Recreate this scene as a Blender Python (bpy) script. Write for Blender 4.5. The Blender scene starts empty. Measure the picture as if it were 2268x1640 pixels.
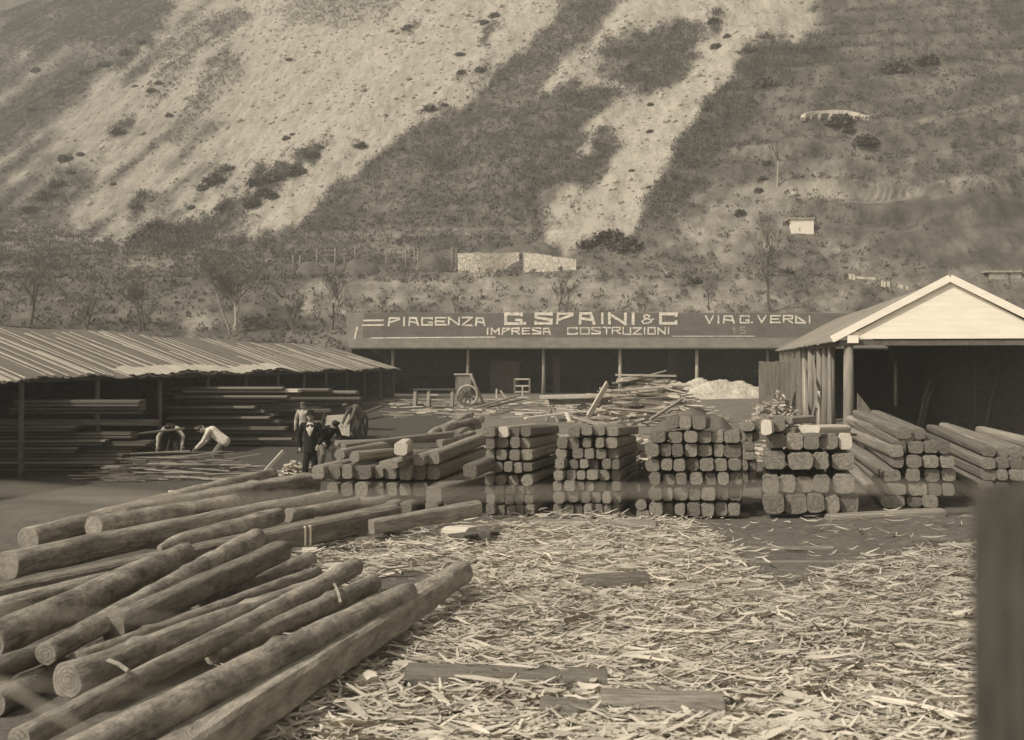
import bpy, math, random
import numpy as np
from mathutils import Vector, Matrix, Quaternion, noise as mnoise

# ------------------------------------------------------------------ camera, world, sun, exposure
S = bpy.context.scene
COL = S.collection
W, F, CX, HY, CH = 2268.0, 2432.0, 1134.0, 797.0, 3.0      # photo frame used for measuring; focal length in its pixels; horizon; eye height

cam_d = bpy.data.cameras.new("camera")
cam_d.sensor_width = 36.0
cam_d.lens = 36.0 * F / W
cam_d.shift_y = -(820.0 - HY) / W
cam_d.clip_start = 0.05
cam_d.clip_end = 3000.0
cam_d.dof.use_dof = True
cam_d.dof.focus_distance = 26.0
cam_d.dof.aperture_fstop = 2.7
cam = bpy.data.objects.new("camera", cam_d)
cam.location = (0, 0, CH)
cam.rotation_euler = (math.radians(90), 0, 0)
COL.objects.link(cam)
S.camera = cam

SUN = Vector((-0.60, -0.40, 0.66)).normalized()
sun_el = math.asin(SUN.z)
sun_az = math.atan2(SUN.x, SUN.y)
world = bpy.data.worlds.new("World")
S.world = world
world.use_nodes = True
wn, wl = world.node_tree.nodes, world.node_tree.links
wn.clear()
sky = wn.new("ShaderNodeTexSky")
sky.sky_type = 'NISHITA'
sky.sun_disc = False
sky.sun_elevation = sun_el
sky.sun_rotation = sun_az
sky.dust_density = 2.0
bw = wn.new("ShaderNodeRGBToBW")
tint = wn.new("ShaderNodeMix"); tint.data_type = 'RGBA'; tint.blend_type = 'MULTIPLY'
tint.inputs[0].default_value = 1.0
tint.inputs[7].default_value = (1.0, 0.965, 0.90, 1)
bg = wn.new("ShaderNodeBackground"); bg.inputs[1].default_value = 0.15
wo = wn.new("ShaderNodeOutputWorld")
wl.new(sky.outputs[0], bw.inputs[0]); wl.new(bw.outputs[0], tint.inputs[6])
wl.new(tint.outputs[2], bg.inputs[0]); wl.new(bg.outputs[0], wo.inputs[0])

sd = bpy.data.lights.new("sun", 'SUN')
sd.energy = 3.0
sd.angle = math.radians(0.6)
sd.color = (1.0, 0.965, 0.90)
so = bpy.data.objects.new("sun", sd)
so.rotation_mode = 'QUATERNION'
so.rotation_quaternion = SUN.to_track_quat('Z', 'Y')
so.location = (-40, -30, 60)
COL.objects.link(so)

S.view_settings.view_transform = 'Standard'
S.view_settings.look = 'None'
S.view_settings.exposure = 0.32
S.view_settings.gamma = 1.0
S.cycles.max_bounces = 5
S.cycles.diffuse_bounces = 3

R = random.Random(7)
NR = np.random.default_rng(11)

# ------------------------------------------------------------------ helpers: tags, noise, terrain
def tag(o, label=None, cat=None, group=None, kind=None):
    if label: o["label"] = label
    if cat: o["category"] = cat
    if group: o["group"] = group
    if kind: o["kind"] = kind
    return o

def _hash(ix, iy, s):
    h = (ix * 374761393 + iy * 668265263 + s * 974711) & 0xffffffff
    h = ((h ^ (h >> 13)) * 1274126177) & 0xffffffff
    return ((h ^ (h >> 16)) & 0xffff) / 65535.0

def vnoise(x, y, s=0):
    x = np.asarray(x, float); y = np.asarray(y, float)
    ix = np.floor(x).astype(np.int64); iy = np.floor(y).astype(np.int64)
    fx = x - ix; fy = y - iy
    fx = fx * fx * (3 - 2 * fx); fy = fy * fy * (3 - 2 * fy)
    a = _hash(ix, iy, s); b = _hash(ix + 1, iy, s); c = _hash(ix, iy + 1, s); d = _hash(ix + 1, iy + 1, s)
    return (a + (b - a) * fx) * (1 - fy) + (c + (d - c) * fx) * fy

def fbm(x, y, s=0, o=4):
    v = 0; a = .5; t = 0
    for k in range(o):
        v = v + a * vnoise(x * 2 ** k, y * 2 ** k, s + 17 * k); t += a; a *= .5
    return v / t

def sstep(t):
    t = np.clip(t, 0, 1); return t * t * (3 - 2 * t)

def terr(x, y):
    x = np.asarray(x, float); y = np.asarray(y, float)
    z = 0.9 * sstep((y - 34) / 28)
    toe = np.where(y > 73, 0.9 + .352 * (np.minimum(y, 100) - 73), z)
    toe = toe + np.where(y > 103, .2 * (y - 103), 0)
    far = sstep((y - 76) / 8)
    toe = toe + far * (fbm(x / 9, y / 6, 3) - .5) * 1.3 + far * .45 * (vnoise(x / 30, y / 3.2, 5) - .5)
    xs = np.where(x > 25, 25 + 18 * (1 - np.exp(-(x - 25) / 18)), x)
    pl = 14 + .65 * (y - 115) + .3 * xs
    c = x * .91 - (y - 115) * .42
    al = x * .42 + (y - 115) * .91
    pl = pl + 3.2 * (fbm(c / 15, al / 60, 9, 3) - .5) + 1.1 * (fbm(c / 3.2, al / 11, 21, 3) - .5)
    pl = pl + 2.2 * (fbm(c / 6.5, al / 24, 26, 2) - .5)
    # old terraces on the flank beside the gully
    tr = sstep((x - .12 * y) / 14) * sstep((y - 92) / 10)
    st = pl / 3.3 + 1.6 * fbm(x / 26, y / 26, 77, 3)
    pl = pl + tr * 1.5 * (.3 + vnoise(x / 12, y / 12, 78)) * (sstep(((st - np.floor(st)) - .5) * 3) - (st - np.floor(st)))
    k = 2.5
    h = np.clip(.5 + .5 * (pl - toe) / k, 0, 1)
    hill = toe * (1 - h) + pl * h + k * h * (1 - h)
    z = np.where(y > 76, toe * (1 - sstep((y - 84) / 10)) + hill * sstep((y - 84) / 10), toe)
    near = 1 - sstep((y - 60) / 10)
    z = z + near * .10 * (fbm(x / 2.6, y / 2.6, 31) - .5) + near * .05 * (fbm(x / .7, y / .7, 33, 2) - .5)
    return z

def tz(x, y): return float(terr(np.array([x]), np.array([y]))[0])

def P(px, py, Y): return Vector(((px - CX) / F * Y, Y, CH - (py - HY) / F * Y))
def PX(px, Y): return (px - CX) / F * Y
def PZ(py, Y): return CH - (py - HY) / F * Y
_YS = np.concatenate([np.arange(4, 72, .1), np.arange(72, 420, .3)])
def G(px, py, lo=4.0):
    """where the sight line through a photo point meets the terrain"""
    ys = _YS[_YS >= lo]
    d = CH - (py - HY) / F * ys - terr((px - CX) / F * ys, ys)
    i = int(np.argmax(d < 0))
    Y = ys[i] if d[i] < 0 else ys[-1]
    return Vector(((px - CX) / F * Y, Y, tz((px - CX) / F * Y, Y)))

def in_poly(px, py, poly):
    ins = np.zeros(px.shape, bool); n = len(poly)
    for i in range(n):
        x1, y1 = poly[i]; x2, y2 = poly[(i + 1) % n]
        if y1 == y2: continue
        c = ((y1 > py) != (y2 > py)) & (px < (x2 - x1) * (py - y1) / (y2 - y1) + x1)
        ins ^= c
    return ins

# ------------------------------------------------------------------ materials
def sep(v): return (min(1, v * 1.06), min(1, v * .93), min(1, v * .735), 1)

def new_mat(name, rough=.9):
    m = bpy.data.materials.new(name); m.use_nodes = True
    b = m.node_tree.nodes["Principled BSDF"]
    b.inputs["Roughness"].default_value = rough
    b.inputs["Specular IOR Level"].default_value = .15
    return m, m.node_tree.nodes, m.node_tree.links, b

def ramp(n, l, src, stops):
    r = n.new("ShaderNodeValToRGB"); e = r.color_ramp.elements
    while len(e) < len(stops): e.new(.5)
    for k, (p, c) in enumerate(stops):
        e[k].position = p; e[k].color = c if not isinstance(c, (int, float)) else sep(c)
    l.new(src, r.inputs[0]); return r

def nz(n, l, vec, scale, detail=4, rough=.6, mp=None):
    t = n.new("ShaderNodeTexNoise"); t.inputs["Scale"].default_value = scale
    t.inputs["Detail"].default_value = detail; t.inputs["Roughness"].default_value = rough
    if mp is not None:
        m = n.new("ShaderNodeMapping"); m.inputs["Scale"].default_value = mp
        l.new(vec, m.inputs[0]); l.new(m.outputs[0], t.inputs[0])
    else: l.new(vec, t.inputs[0])
    return t

def mul(n, l, a, b, fac=1.0, bt='MULTIPLY'):
    x = n.new("ShaderNodeMix"); x.data_type = 'RGBA'; x.blend_type = bt; x.inputs[0].default_value = fac
    l.new(a, x.inputs[6]); l.new(b, x.inputs[7]); return x

def objvec(n, l, rnd=True):
    tc = n.new("ShaderNodeTexCoord")
    if not rnd: return tc.outputs["Object"], None
    oi = n.new("ShaderNodeObjectInfo")
    a = n.new("ShaderNodeVectorMath"); a.operation = 'ADD'
    s = n.new("ShaderNodeVectorMath"); s.operation = 'SCALE'; s.inputs["Scale"].default_value = 53.0
    cmb = n.new("ShaderNodeCombineXYZ")
    l.new(oi.outputs["Random"], cmb.inputs[0]); l.new(oi.outputs["Random"], cmb.inputs[2])
    l.new(cmb.outputs[0], s.inputs[0]); l.new(tc.outputs["Object"], a.inputs[0]); l.new(s.outputs[0], a.inputs[1])
    return a.outputs[0], oi.outputs["Random"]

def simple(name, lo, hi, scale=6, mp=None, rnd=.35, bump=.3, bscale=None, rough=.9, detail=5, dist=.02):
    """noise between two tones, with a per-object shift of tone and a bump"""
    m, n, l, b = new_mat(name, rough)
    vec, rv = objvec(n, l)
    t = nz(n, l, vec, scale, detail, .65, mp)
    r = ramp(n, l, t.outputs["Fac"], [(.3, lo), (.72, hi)])
    out = r.outputs[0]
    if rnd:
        rr = ramp(n, l, rv, [(0, (1 - rnd,) * 3 + (1,)), (1, (1, 1, 1, 1))])
        out = mul(n, l, out, rr.outputs[0]).outputs[2]
    l.new(out, b.inputs["Base Color"])
    if bump:
        bu = n.new("ShaderNodeBump"); bu.inputs["Strength"].default_value = bump; bu.inputs["Distance"].default_value = dist
        t2 = nz(n, l, vec, bscale or scale * 2.5, 4, .7, mp)
        l.new(t2.outputs["Fac"], bu.inputs["Height"]); l.new(bu.outputs[0], b.inputs["Normal"])
    return m

M = {}
M['timber'] = simple("weathered_timber", .17, .47, 1.4, (7, 2.2, 7), .50, .9, 3, dist=.05)
M['timber_end'] = simple("timber_end_grain", .14, .44, 3.4, None, .50, 1.0, 8, dist=.06)
M['pale'] = simple("fresh_sawn_wood", .42, .62, 1, (6, 1.2, 6), .2, .3, 3)
M['pale_end'] = simple("fresh_end_grain", .45, .62, 5, None, .15, .4, 12)
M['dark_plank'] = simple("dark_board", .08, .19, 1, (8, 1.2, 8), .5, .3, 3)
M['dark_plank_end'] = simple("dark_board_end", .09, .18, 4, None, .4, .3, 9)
M['dark_grey'] = simple("worn_dark_board", .13, .25, 1, (8, 1.2, 8), .4, .4, 3)
M['grey_board'] = simple("grey_board", .16, .32, 1, (9, 9, 1.1), .3, .5, 3)
M['post'] = simple("grey_post", .20, .36, 2, (5, 5, .8), .3, .4, 4)
M['stripped'] = simple("stripped_log", .26, .46, 1.0, (5, .7, 5), .25, .5, 3, dist=.02)
M['log_end'] = simple("log_end_grain", .16, .36, 7, None, .2, .5, 16)
M['metal_dark'] = simple("dark_iron", .03, .06, 5, None, .1, .1)
M['white_paint'] = simple("white_painted_board", .74, .86, 1.1, (1, 1, 6), .0, .15, 5)
M['letter'] = simple("white_roof_paint", .26, .66, 3.6, None, 0, .1, 6)
M['faint'] = simple("faded_roof_paint", .15, .24, 3, None, 0, .1, 6)
M['stone'] = simple("pale_stone", .30, .62, 3.0, None, .15, 1.0, 5, dist=.12)
M['earth_wall'] = simple("dark_earth", .09, .15, 2, None, .1, .5, 6)
M['sand'] = simple("pale_sand", .46, .74, 2.6, None, 0, 1.0, 5, dist=.25)
def end_mat(name, lo, hi, rings, rnd):
    m, n, l, b = new_mat(name, .95); vec, rv = objvec(n, l); tc = n.new("ShaderNodeTexCoord")
    wv = n.new("ShaderNodeTexWave"); wv.wave_type = 'RINGS'; wv.rings_direction = 'Y'; wv.inputs["Scale"].default_value = rings; wv.inputs["Distortion"].default_value = 2.5; wv.inputs["Detail"].default_value = 3; wv.inputs["Detail Scale"].default_value = 1.5
    l.new(tc.outputs["Object"], wv.inputs[0]); t = nz(n, l, vec, 4.5, 6, .75)
    r1 = ramp(n, l, t.outputs["Fac"], [(.3, lo), (.7, hi)]); r2 = ramp(n, l, wv.outputs["Fac"], [(.2, (.74, .74, .74, 1)), (.6, (1, 1, 1, 1))])
    x = mul(n, l, r1.outputs[0], r2.outputs[0]); rr = ramp(n, l, rv, [(0, (1 - rnd,) * 3 + (1,)), (1, (1, 1, 1, 1))]); x = mul(n, l, x.outputs[2], rr.outputs[0])
    l.new(x.outputs[2], b.inputs["Base Color"]); bu = n.new("ShaderNodeBump"); bu.inputs["Strength"].default_value = 1.0; bu.inputs["Distance"].default_value = .05
    l.new(t.outputs["Fac"], bu.inputs["Height"]); l.new(bu.outputs[0], b.inputs["Normal"]); return m
M['timber_end'] = end_mat("timber_end_grain", .15, .46, 2.6, .48)
M['log_end'] = end_mat("log_end_grain", .20, .44, 9, .3)
M['skin'] = simple("skin", .26, .32, 8, None, .1, .05)
M['black_cloth'] = simple("black_cloth", .012, .028, 9, None, .1, .2)
M['dark_cloth'] = simple("dark_cloth", .03, .06, 9, None, .1, .2)
M['brown_cloth'] = simple("brown_cloth", .08, .15, 9, None, .1, .2)
M['light_cloth'] = simple("light_cloth", .28, .56, 9, None, .1, 1.0, 14, dist=.04)
M['white_cloth'] = simple("white_cloth", .48, .72, 9, None, .0, 1.0, 14, dist=.04)
M['grey_cloth'] = simple("grey_cloth", .11, .22, 9, None, .1, 1.0, 14, dist=.04)
M['hair'] = simple("dark_hair", .02, .05, 20, None, 0, .2)
M['wire'] = simple("fence_wire", .30, .42, 9, None, 0, 0)
M['fence_post'] = simple("dark_fence_post", .02, .10, 9, (5, 5, 1), 0, .3)
M['bark_tree'] = simple("tree_bark", .10, .17, 5, (3, 3, 1), .3, .4)
M['bark_pale'] = simple("pale_tree_bark", .30, .42, 5, (3, 3, 1), .1, .4)
M['twig'] = simple("bare_twigs", .12, .17, 2, None, .25, 0)

def bark_mat(name='bark_log', c0=.17, c1=.37, c2=.58, mixf=.8, mp1=(1.6, .9, 1.6), bs=.8):
    m, n, l, b = new_mat(name, .95)
    vec, rv = objvec(n, l)
    t1 = nz(n, l, vec, 3.2, 6, .7, mp1)
    t2 = nz(n, l, vec, 16, 5, .75, (1.2, .6, 1.2))
    r1 = ramp(n, l, t1.outputs["Fac"], [(.32, c0), (.52, c1), (.68, c2)])
    r2 = ramp(n, l, t2.outputs["Fac"], [(.30, (.45, .45, .45, 1)), (.55, (1, 1, 1, 1))])
    x = mul(n, l, r1.outputs[0], r2.outputs[0], mixf)
    tc_ = nz(n, l, vec, 1.0, 5, .7, (26, 1.1, 26)); rc = ramp(n, l, tc_.outputs['Fac'], [(.36, (.45, .45, .45, 1)), (.44, (1, 1, 1, 1))]); x = mul(n, l, x.outputs[2], rc.outputs[0], .8)
    t3 = nz(n, l, vec, 1.5, 3, .6, (1, .8, 1)); r3 = ramp(n, l, t3.outputs['Fac'], [(.36, (.62, .62, .62, 1)), (.58, (1, 1, 1, 1))]); x = mul(n, l, x.outputs[2], r3.outputs[0], .8)
    rr = ramp(n, l, rv, [(0, (.78, .78, .78, 1)), (1, (1.0, 1.0, 1.0, 1))])
    x = mul(n, l, x.outputs[2], rr.outputs[0])
    l.new(x.outputs[2], b.inputs["Base Color"])
    bu = n.new("ShaderNodeBump"); bu.inputs["Strength"].default_value = bs; bu.inputs["Distance"].default_value = .03
    ad = n.new("ShaderNodeMath"); ad.operation = 'ADD'
    l.new(t1.outputs["Fac"], ad.inputs[0]); l.new(t2.outputs["Fac"], ad.inputs[1])
    l.new(ad.outputs[0], bu.inputs["Height"]); l.new(bu.outputs[0], b.inputs["Normal"])
    return m
M['bark'] = bark_mat()
M['stripped'] = bark_mat('peeled_log', .22, .40, .58, .75, (4.0, .7, 4.0), .7)

def attr_mat(name, lo, hi, attr="tone", rough=.9):
    """tone of each flake or leaf comes from its own attribute"""
    m, n, l, b = new_mat(name, rough)
    a = n.new("ShaderNodeAttribute"); a.attribute_name = attr
    r = ramp(n, l, a.outputs["Fac"], [(0, lo), (1, hi)])
    l.new(r.outputs[0], b.inputs["Base Color"]); return m
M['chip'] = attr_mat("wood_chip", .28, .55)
M['leaf'] = attr_mat("brush_leaf", .075, .155)
M['scrap'] = attr_mat("scrap_wood", .22, .58)

def ground_mat(name, scree, veg, sc, hill):
    m, n, l, b = new_mat(name, 1)
    tc = n.new("ShaderNodeTexCoord"); v = tc.outputs["Object"]
    a = n.new("ShaderNodeAttribute"); a.attribute_name = "cover"
    t1 = nz(n, l, v, sc, 8, .72)
    ad = n.new("ShaderNodeMath"); ad.operation = 'MULTIPLY_ADD'; ad.inputs[1].default_value = .55; ad.inputs[2].default_value = -.275
    l.new(t1.outputs["Fac"], ad.inputs[0])
    s2 = n.new("ShaderNodeMath"); s2.operation = 'ADD'; l.new(ad.outputs[0], s2.inputs[0]); l.new(a.outputs["Fac"], s2.inputs[1])
    r = ramp(n, l, s2.outputs[0], [(0, scree), (.35, scree * .72 + veg * .28), (.65, scree * .3 + veg * .7), (1, veg)])
    if hill:
        mp = n.new("ShaderNodeMapping"); mp.inputs["Rotation"].default_value = (0, 0, math.radians(-25)); mp.inputs["Scale"].default_value = (1, .25, .25)
        l.new(v, mp.inputs[0])
        t2 = nz(n, l, mp.outputs[0], .9, 6, .75)
        r2 = ramp(n, l, t2.outputs["Fac"], [(.34, (.60, .60, .60, 1)), (.58, (1, 1, 1, 1))])
        t3 = nz(n, l, v, 2.2, 3, .6)
        r3 = ramp(n, l, t3.outputs["Fac"], [(.33, (.62, .62, .62, 1)), (.47, (1, 1, 1, 1))])
        x = mul(n, l, r.outputs[0], r2.outputs[0]); x = mul(n, l, x.outputs[2], r3.outputs[0], .8); out = x.outputs[2]
    else:
        t2 = nz(n, l, v, 9, 6, .75)
        r2 = ramp(n, l, t2.outputs["Fac"], [(.35, (.6, .6, .6, 1)), (.65, (1, 1, 1, 1))])
        out = mul(n, l, r.outputs[0], r2.outputs[0]).outputs[2]
    l.new(out, b.inputs["Base Color"])
    bu = n.new("ShaderNodeBump"); bu.inputs["Strength"].default_value = .7; bu.inputs["Distance"].default_value = .5 if hill else .06
    l.new(t1.outputs["Fac"], bu.inputs["Height"]); l.new(bu.outputs[0], b.inputs["Normal"])
    return m
M['hill'] = ground_mat("hill_scree", .50, .095, .55, True)
M['ground'] = ground_mat("yard_earth", .40, .09, 1.6, False)

# ------------------------------------------------------------------ mesh builders
def mesh_np(name, verts, faces, mats, smooth=False, fmat=None, attrs=None, vattrs=None):
    """verts (n,3); faces either an (m,k) array or a list of tuples"""
    me = bpy.data.meshes.new(name)
    verts = np.asarray(verts, np.float32)
    if isinstance(faces, np.ndarray):
        nf, k = faces.shape
        me.vertices.add(len(verts)); me.vertices.foreach_set("co", verts.ravel())
        me.loops.add(nf * k); me.loops.foreach_set("vertex_index", faces.astype(np.int32).ravel())
        me.polygons.add(nf)
        me.polygons.foreach_set("loop_start", np.arange(0, nf * k, k, dtype=np.int32))
        me.polygons.foreach_set("loop_total", np.full(nf, k, np.int32))
        me.update(calc_edges=True)
    else:
        me.from_pydata([tuple(v) for v in verts.tolist()], [], faces); me.update()
    for m in mats: me.materials.append(m)
    if fmat is not None: me.polygons.foreach_set("material_index", np.asarray(fmat, np.int32))
    if smooth is True: me.polygons.foreach_set("use_smooth", np.ones(len(me.polygons), bool))
    elif smooth is not False: me.polygons.foreach_set("use_smooth", np.asarray(smooth, bool))
    if vattrs:
        for k_, v_ in vattrs.items():
            a = me.attributes.new(k_, 'FLOAT', 'POINT'); a.data.foreach_set("value", np.asarray(v_, np.float32))
    me.validate(clean_customdata=False)
    return me

def add(name, me, parent=None):
    o = bpy.data.objects.new(name, me); COL.objects.link(o)
    if parent is not None: o.parent = parent
    return o

def empty(name, loc=(0, 0, 0)):
    o = bpy.data.objects.new(name, None); COL.objects.link(o); o.location = loc; o.empty_display_size = .2; return o

class MB:
    """collects boxes, bars and tubes and links them as one object"""
    def __init__(s): s.v = []; s.f = []; s.m = []; s.sm = []
    def raw(s, v, f, mi=0, sm=False):
        b = len(s.v); s.v += [tuple(p) for p in v]; s.f += [tuple(i + b for i in q) for q in f]
        s.m += [mi] * len(f) if isinstance(mi, int) else list(mi); s.sm += [sm] * len(f) if isinstance(sm, bool) else list(sm)
    def box(s, a, b, mi=0):
        x0, y0, z0 = a; x1, y1, z1 = b
        v = [(x0, y0, z0), (x1, y0, z0), (x1, y1, z0), (x0, y1, z0), (x0, y0, z1), (x1, y0, z1), (x1, y1, z1), (x0, y1, z1)]
        s.raw(v, [(3, 2, 1, 0), (4, 5, 6, 7), (0, 1, 5, 4), (1, 2, 6, 5), (2, 3, 7, 6), (3, 0, 4, 7)], mi)
    def bar(s, p, q, w, h, mi=0, up=Vector((0, 0, 1))):
        p = Vector(p); q = Vector(q); d = (q - p).normalized()
        x = d.cross(up)
        if x.length < 1e-4: x = Vector((1, 0, 0))
        x.normalize(); z = x.cross(d).normalized()
        v = []
        for e in (p, q):
            for a, b in ((-1, -1), (1, -1), (1, 1), (-1, 1)): v.append(e + x * (a * w / 2) + z * (b * h / 2))
        s.raw(v, [(3, 2, 1, 0), (4, 5, 6, 7), (0, 1, 5, 4), (1, 2, 6, 5), (2, 3, 7, 6), (3, 0, 4, 7)], mi)
    def tube(s, pts, rad, n=8, mi=0, cap=True):
        pts = [Vector(p) for p in pts]
        if not hasattr(rad, '__len__'): rad = [rad] * len(pts)
        rings = []; v = []; px = None
        for i, p in enumerate(pts):
            d = (pts[min(i + 1, len(pts) - 1)] - pts[max(i - 1, 0)]).normalized()
            x = d.cross(Vector((0, 0, 1))) if px is None else px - d * px.dot(d)
            if x.length < 1e-3: x = d.cross(Vector((0, 1, 0)))
            x.normalize(); px = x; y = d.cross(x)
            for k in range(n):
                a = 2 * math.pi * k / n; v.append(p + (x * math.cos(a) + y * math.sin(a)) * rad[i])
        f = []
        for i in range(len(pts) - 1):
            for k in range(n): f.append((i * n + k, i * n + (k + 1) % n, (i + 1) * n + (k + 1) % n, (i + 1) * n + k))
        sm = [True] * len(f)
        if cap: f += [tuple(range(n))[::-1], tuple(range((len(pts) - 1) * n, len(pts) * n))]; sm += [False, False]
        s.raw(v, f, mi, sm)
    def build(s, name, mats, parent=None):
        if not isinstance(mats, (list, tuple)): mats = [mats]
        me = mesh_np(name, s.v, s.f, mats, smooth=s.sm, fmat=s.m)
        return add(name, me, parent)

def super_tube(L, r0, r1, e0=2.0, e1=2.0, sides=20, rings=14, seed=0, wob=.04, bend=0.0, end_bevel=.06, aspect=1.0, square_to=1.0, knots=0, taper_tip=False):
    """log or timber along local +Y; cross-section goes from exponent e0 to e1 (2 round, 8 square)"""
    rg = random.Random(seed); v = []; f = []; fm = []; sm = []
    ts = [0.0] + [i / rings for i in range(rings + 1)] + [1.0]
    bx = rg.uniform(-bend, bend); bz = rg.uniform(-bend, bend) * .5; ph = rg.uniform(0, 6)
    kn = [(rg.uniform(.1, .9), rg.uniform(0, 6.28), rg.uniform(.15, .35)) for _ in range(knots)]
    for i, t in enumerate(ts):
        y = t * L; r = r0 + (r1 - r0) * t
        k = 1.0
        if i == 0 or i == len(ts) - 1: k = 1 - end_bevel
        elif i == 1: y = end_bevel * r * .8
        elif i == len(ts) - 2: y = L - end_bevel * r * .8
        e = e0 + (e1 - e0) * min(1, max(0, (t - square_to + .04) / .08)) if square_to < 1 else e0 + (e1 - e0) * t
        if taper_tip and t < .12: k *= .35 + .65 * t / .12
        ox = bx * math.sin(t * math.pi + ph * .2) * L; oz = bz * math.sin(t * math.pi * 1.3 + ph) * L
        for j in range(sides):
            a = 2 * math.pi * (j + .5) / sides
            c, s_ = math.cos(a), math.sin(a)
            q = (abs(c) ** e + abs(s_) ** e) ** (-1 / e)
            nn = mnoise.noise(Vector((c * 1.3 + seed * 3.1, s_ * 1.3, y / max(r0, .01) * .22)))
            rr = r * q * k * (1 + wob * 2 * nn)
            for (kt, ka, kh) in kn:
                dd = ((t - kt) * L / r) ** 2 + (((a - ka + math.pi) % (2 * math.pi)) - math.pi) ** 2 * 1.5
                rr += r * kh * math.exp(-dd * 3)
            v.append((ox + c * rr, y, oz + s_ * rr * aspect))
    n = sides
    for i in range(len(ts) - 1):
        for j in range(n):
            f.append((i * n + j, (i + 1) * n + j, (i + 1) * n + (j + 1) % n, i * n + (j + 1) % n)); fm.append(0); sm.append(not (max(e0, e1) >= 6.5 and (square_to >= 1 or i / len(ts) < square_to)))
    for base, flip in ((0, 0), ((len(ts) - 1) * n, 1)):
        cidx = len(v); cc = np.mean(np.array(v[base:base + n]), axis=0); v.append((cc[0], cc[1] + (.004 if flip else -.004), cc[2]))
        for j in range(n):
            tri = (base + j, base + (j + 1) % n, cidx)
            f.append(tri if not flip else tri[::-1]); fm.append(1); sm.append(False)
    return v, f, fm, sm

def orient(o, p0, p1, roll=0.0):
    d = (p1 - p0).normalized()
    x = d.cross(Vector((0, 0, 1)))
    if x.length < 1e-3: x = Vector((1, 0, 0))
    x.normalize(); z = x.cross(d)
    q = Matrix((x, d, z)).transposed().to_quaternion()
    o.rotation_mode = 'QUATERNION'
    o.rotation_quaternion = q @ Quaternion((0, 1, 0), roll)
    o.location = p0

_unit = {}
def unit_timber(var, mk):
    key = (var, mk)
    if key not in _unit:
        rg = random.Random(var * 13 + 5)
        e = [3.8, 5.5, 7.0, 9.5, 2.4, 4.6, 11.0, 6.5][var % 8]
        v, f, fm, sm = super_tube(1.0, .5, .5, e, e, 16, 8, seed=var * 7 + 1, wob=.07, bend=.0, end_bevel=.05)
        v = np.array(v); lim = .5
        v[:, 0] = v[:, 0] * .98; y = v[:, 1]
        y = np.where(y < .1, y * .25, np.where(y > .9, 1 - (1 - y) * .25, y)); v[:, 1] = y
        ends = {'timber': 'timber_end', 'pale': 'pale_end', 'dark_plank': 'dark_plank_end', 'grey_board': 'grey_board', 'stripped': 'log_end', 'dark_grey': 'dark_plank_end'}[mk]
        me = mesh_np("timber_%s" % mk, v, f, [M[mk], M[ends]], smooth=sm, fmat=fm)
        _unit[key] = me
    return _unit[key]

def timber(name, p0, p1, w, h, mk='timber', var=None, label=None, cat='timber', group=None, roll=0.0):
    var = (R.choice([2, 3, 6, 7]) if mk in ('dark_plank', 'grey_board', 'pale') else R.randrange(8)) if var is None else var
    o = add(name, unit_timber(var, mk))
    p0 = Vector(p0); p1 = Vector(p1)
    orient(o, p0, p1, roll); o.scale = (w, (p1 - p0).length, h)
    return tag(o, label, cat, group)

ORD = ["first", "second", "third", "fourth", "fifth", "sixth", "seventh", "eighth", "ninth", "tenth", "eleventh", "twelfth", "thirteenth", "fourteenth", "fifteenth", "sixteenth", "seventeenth", "eighteenth", "nineteenth", "twentieth"]

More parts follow.
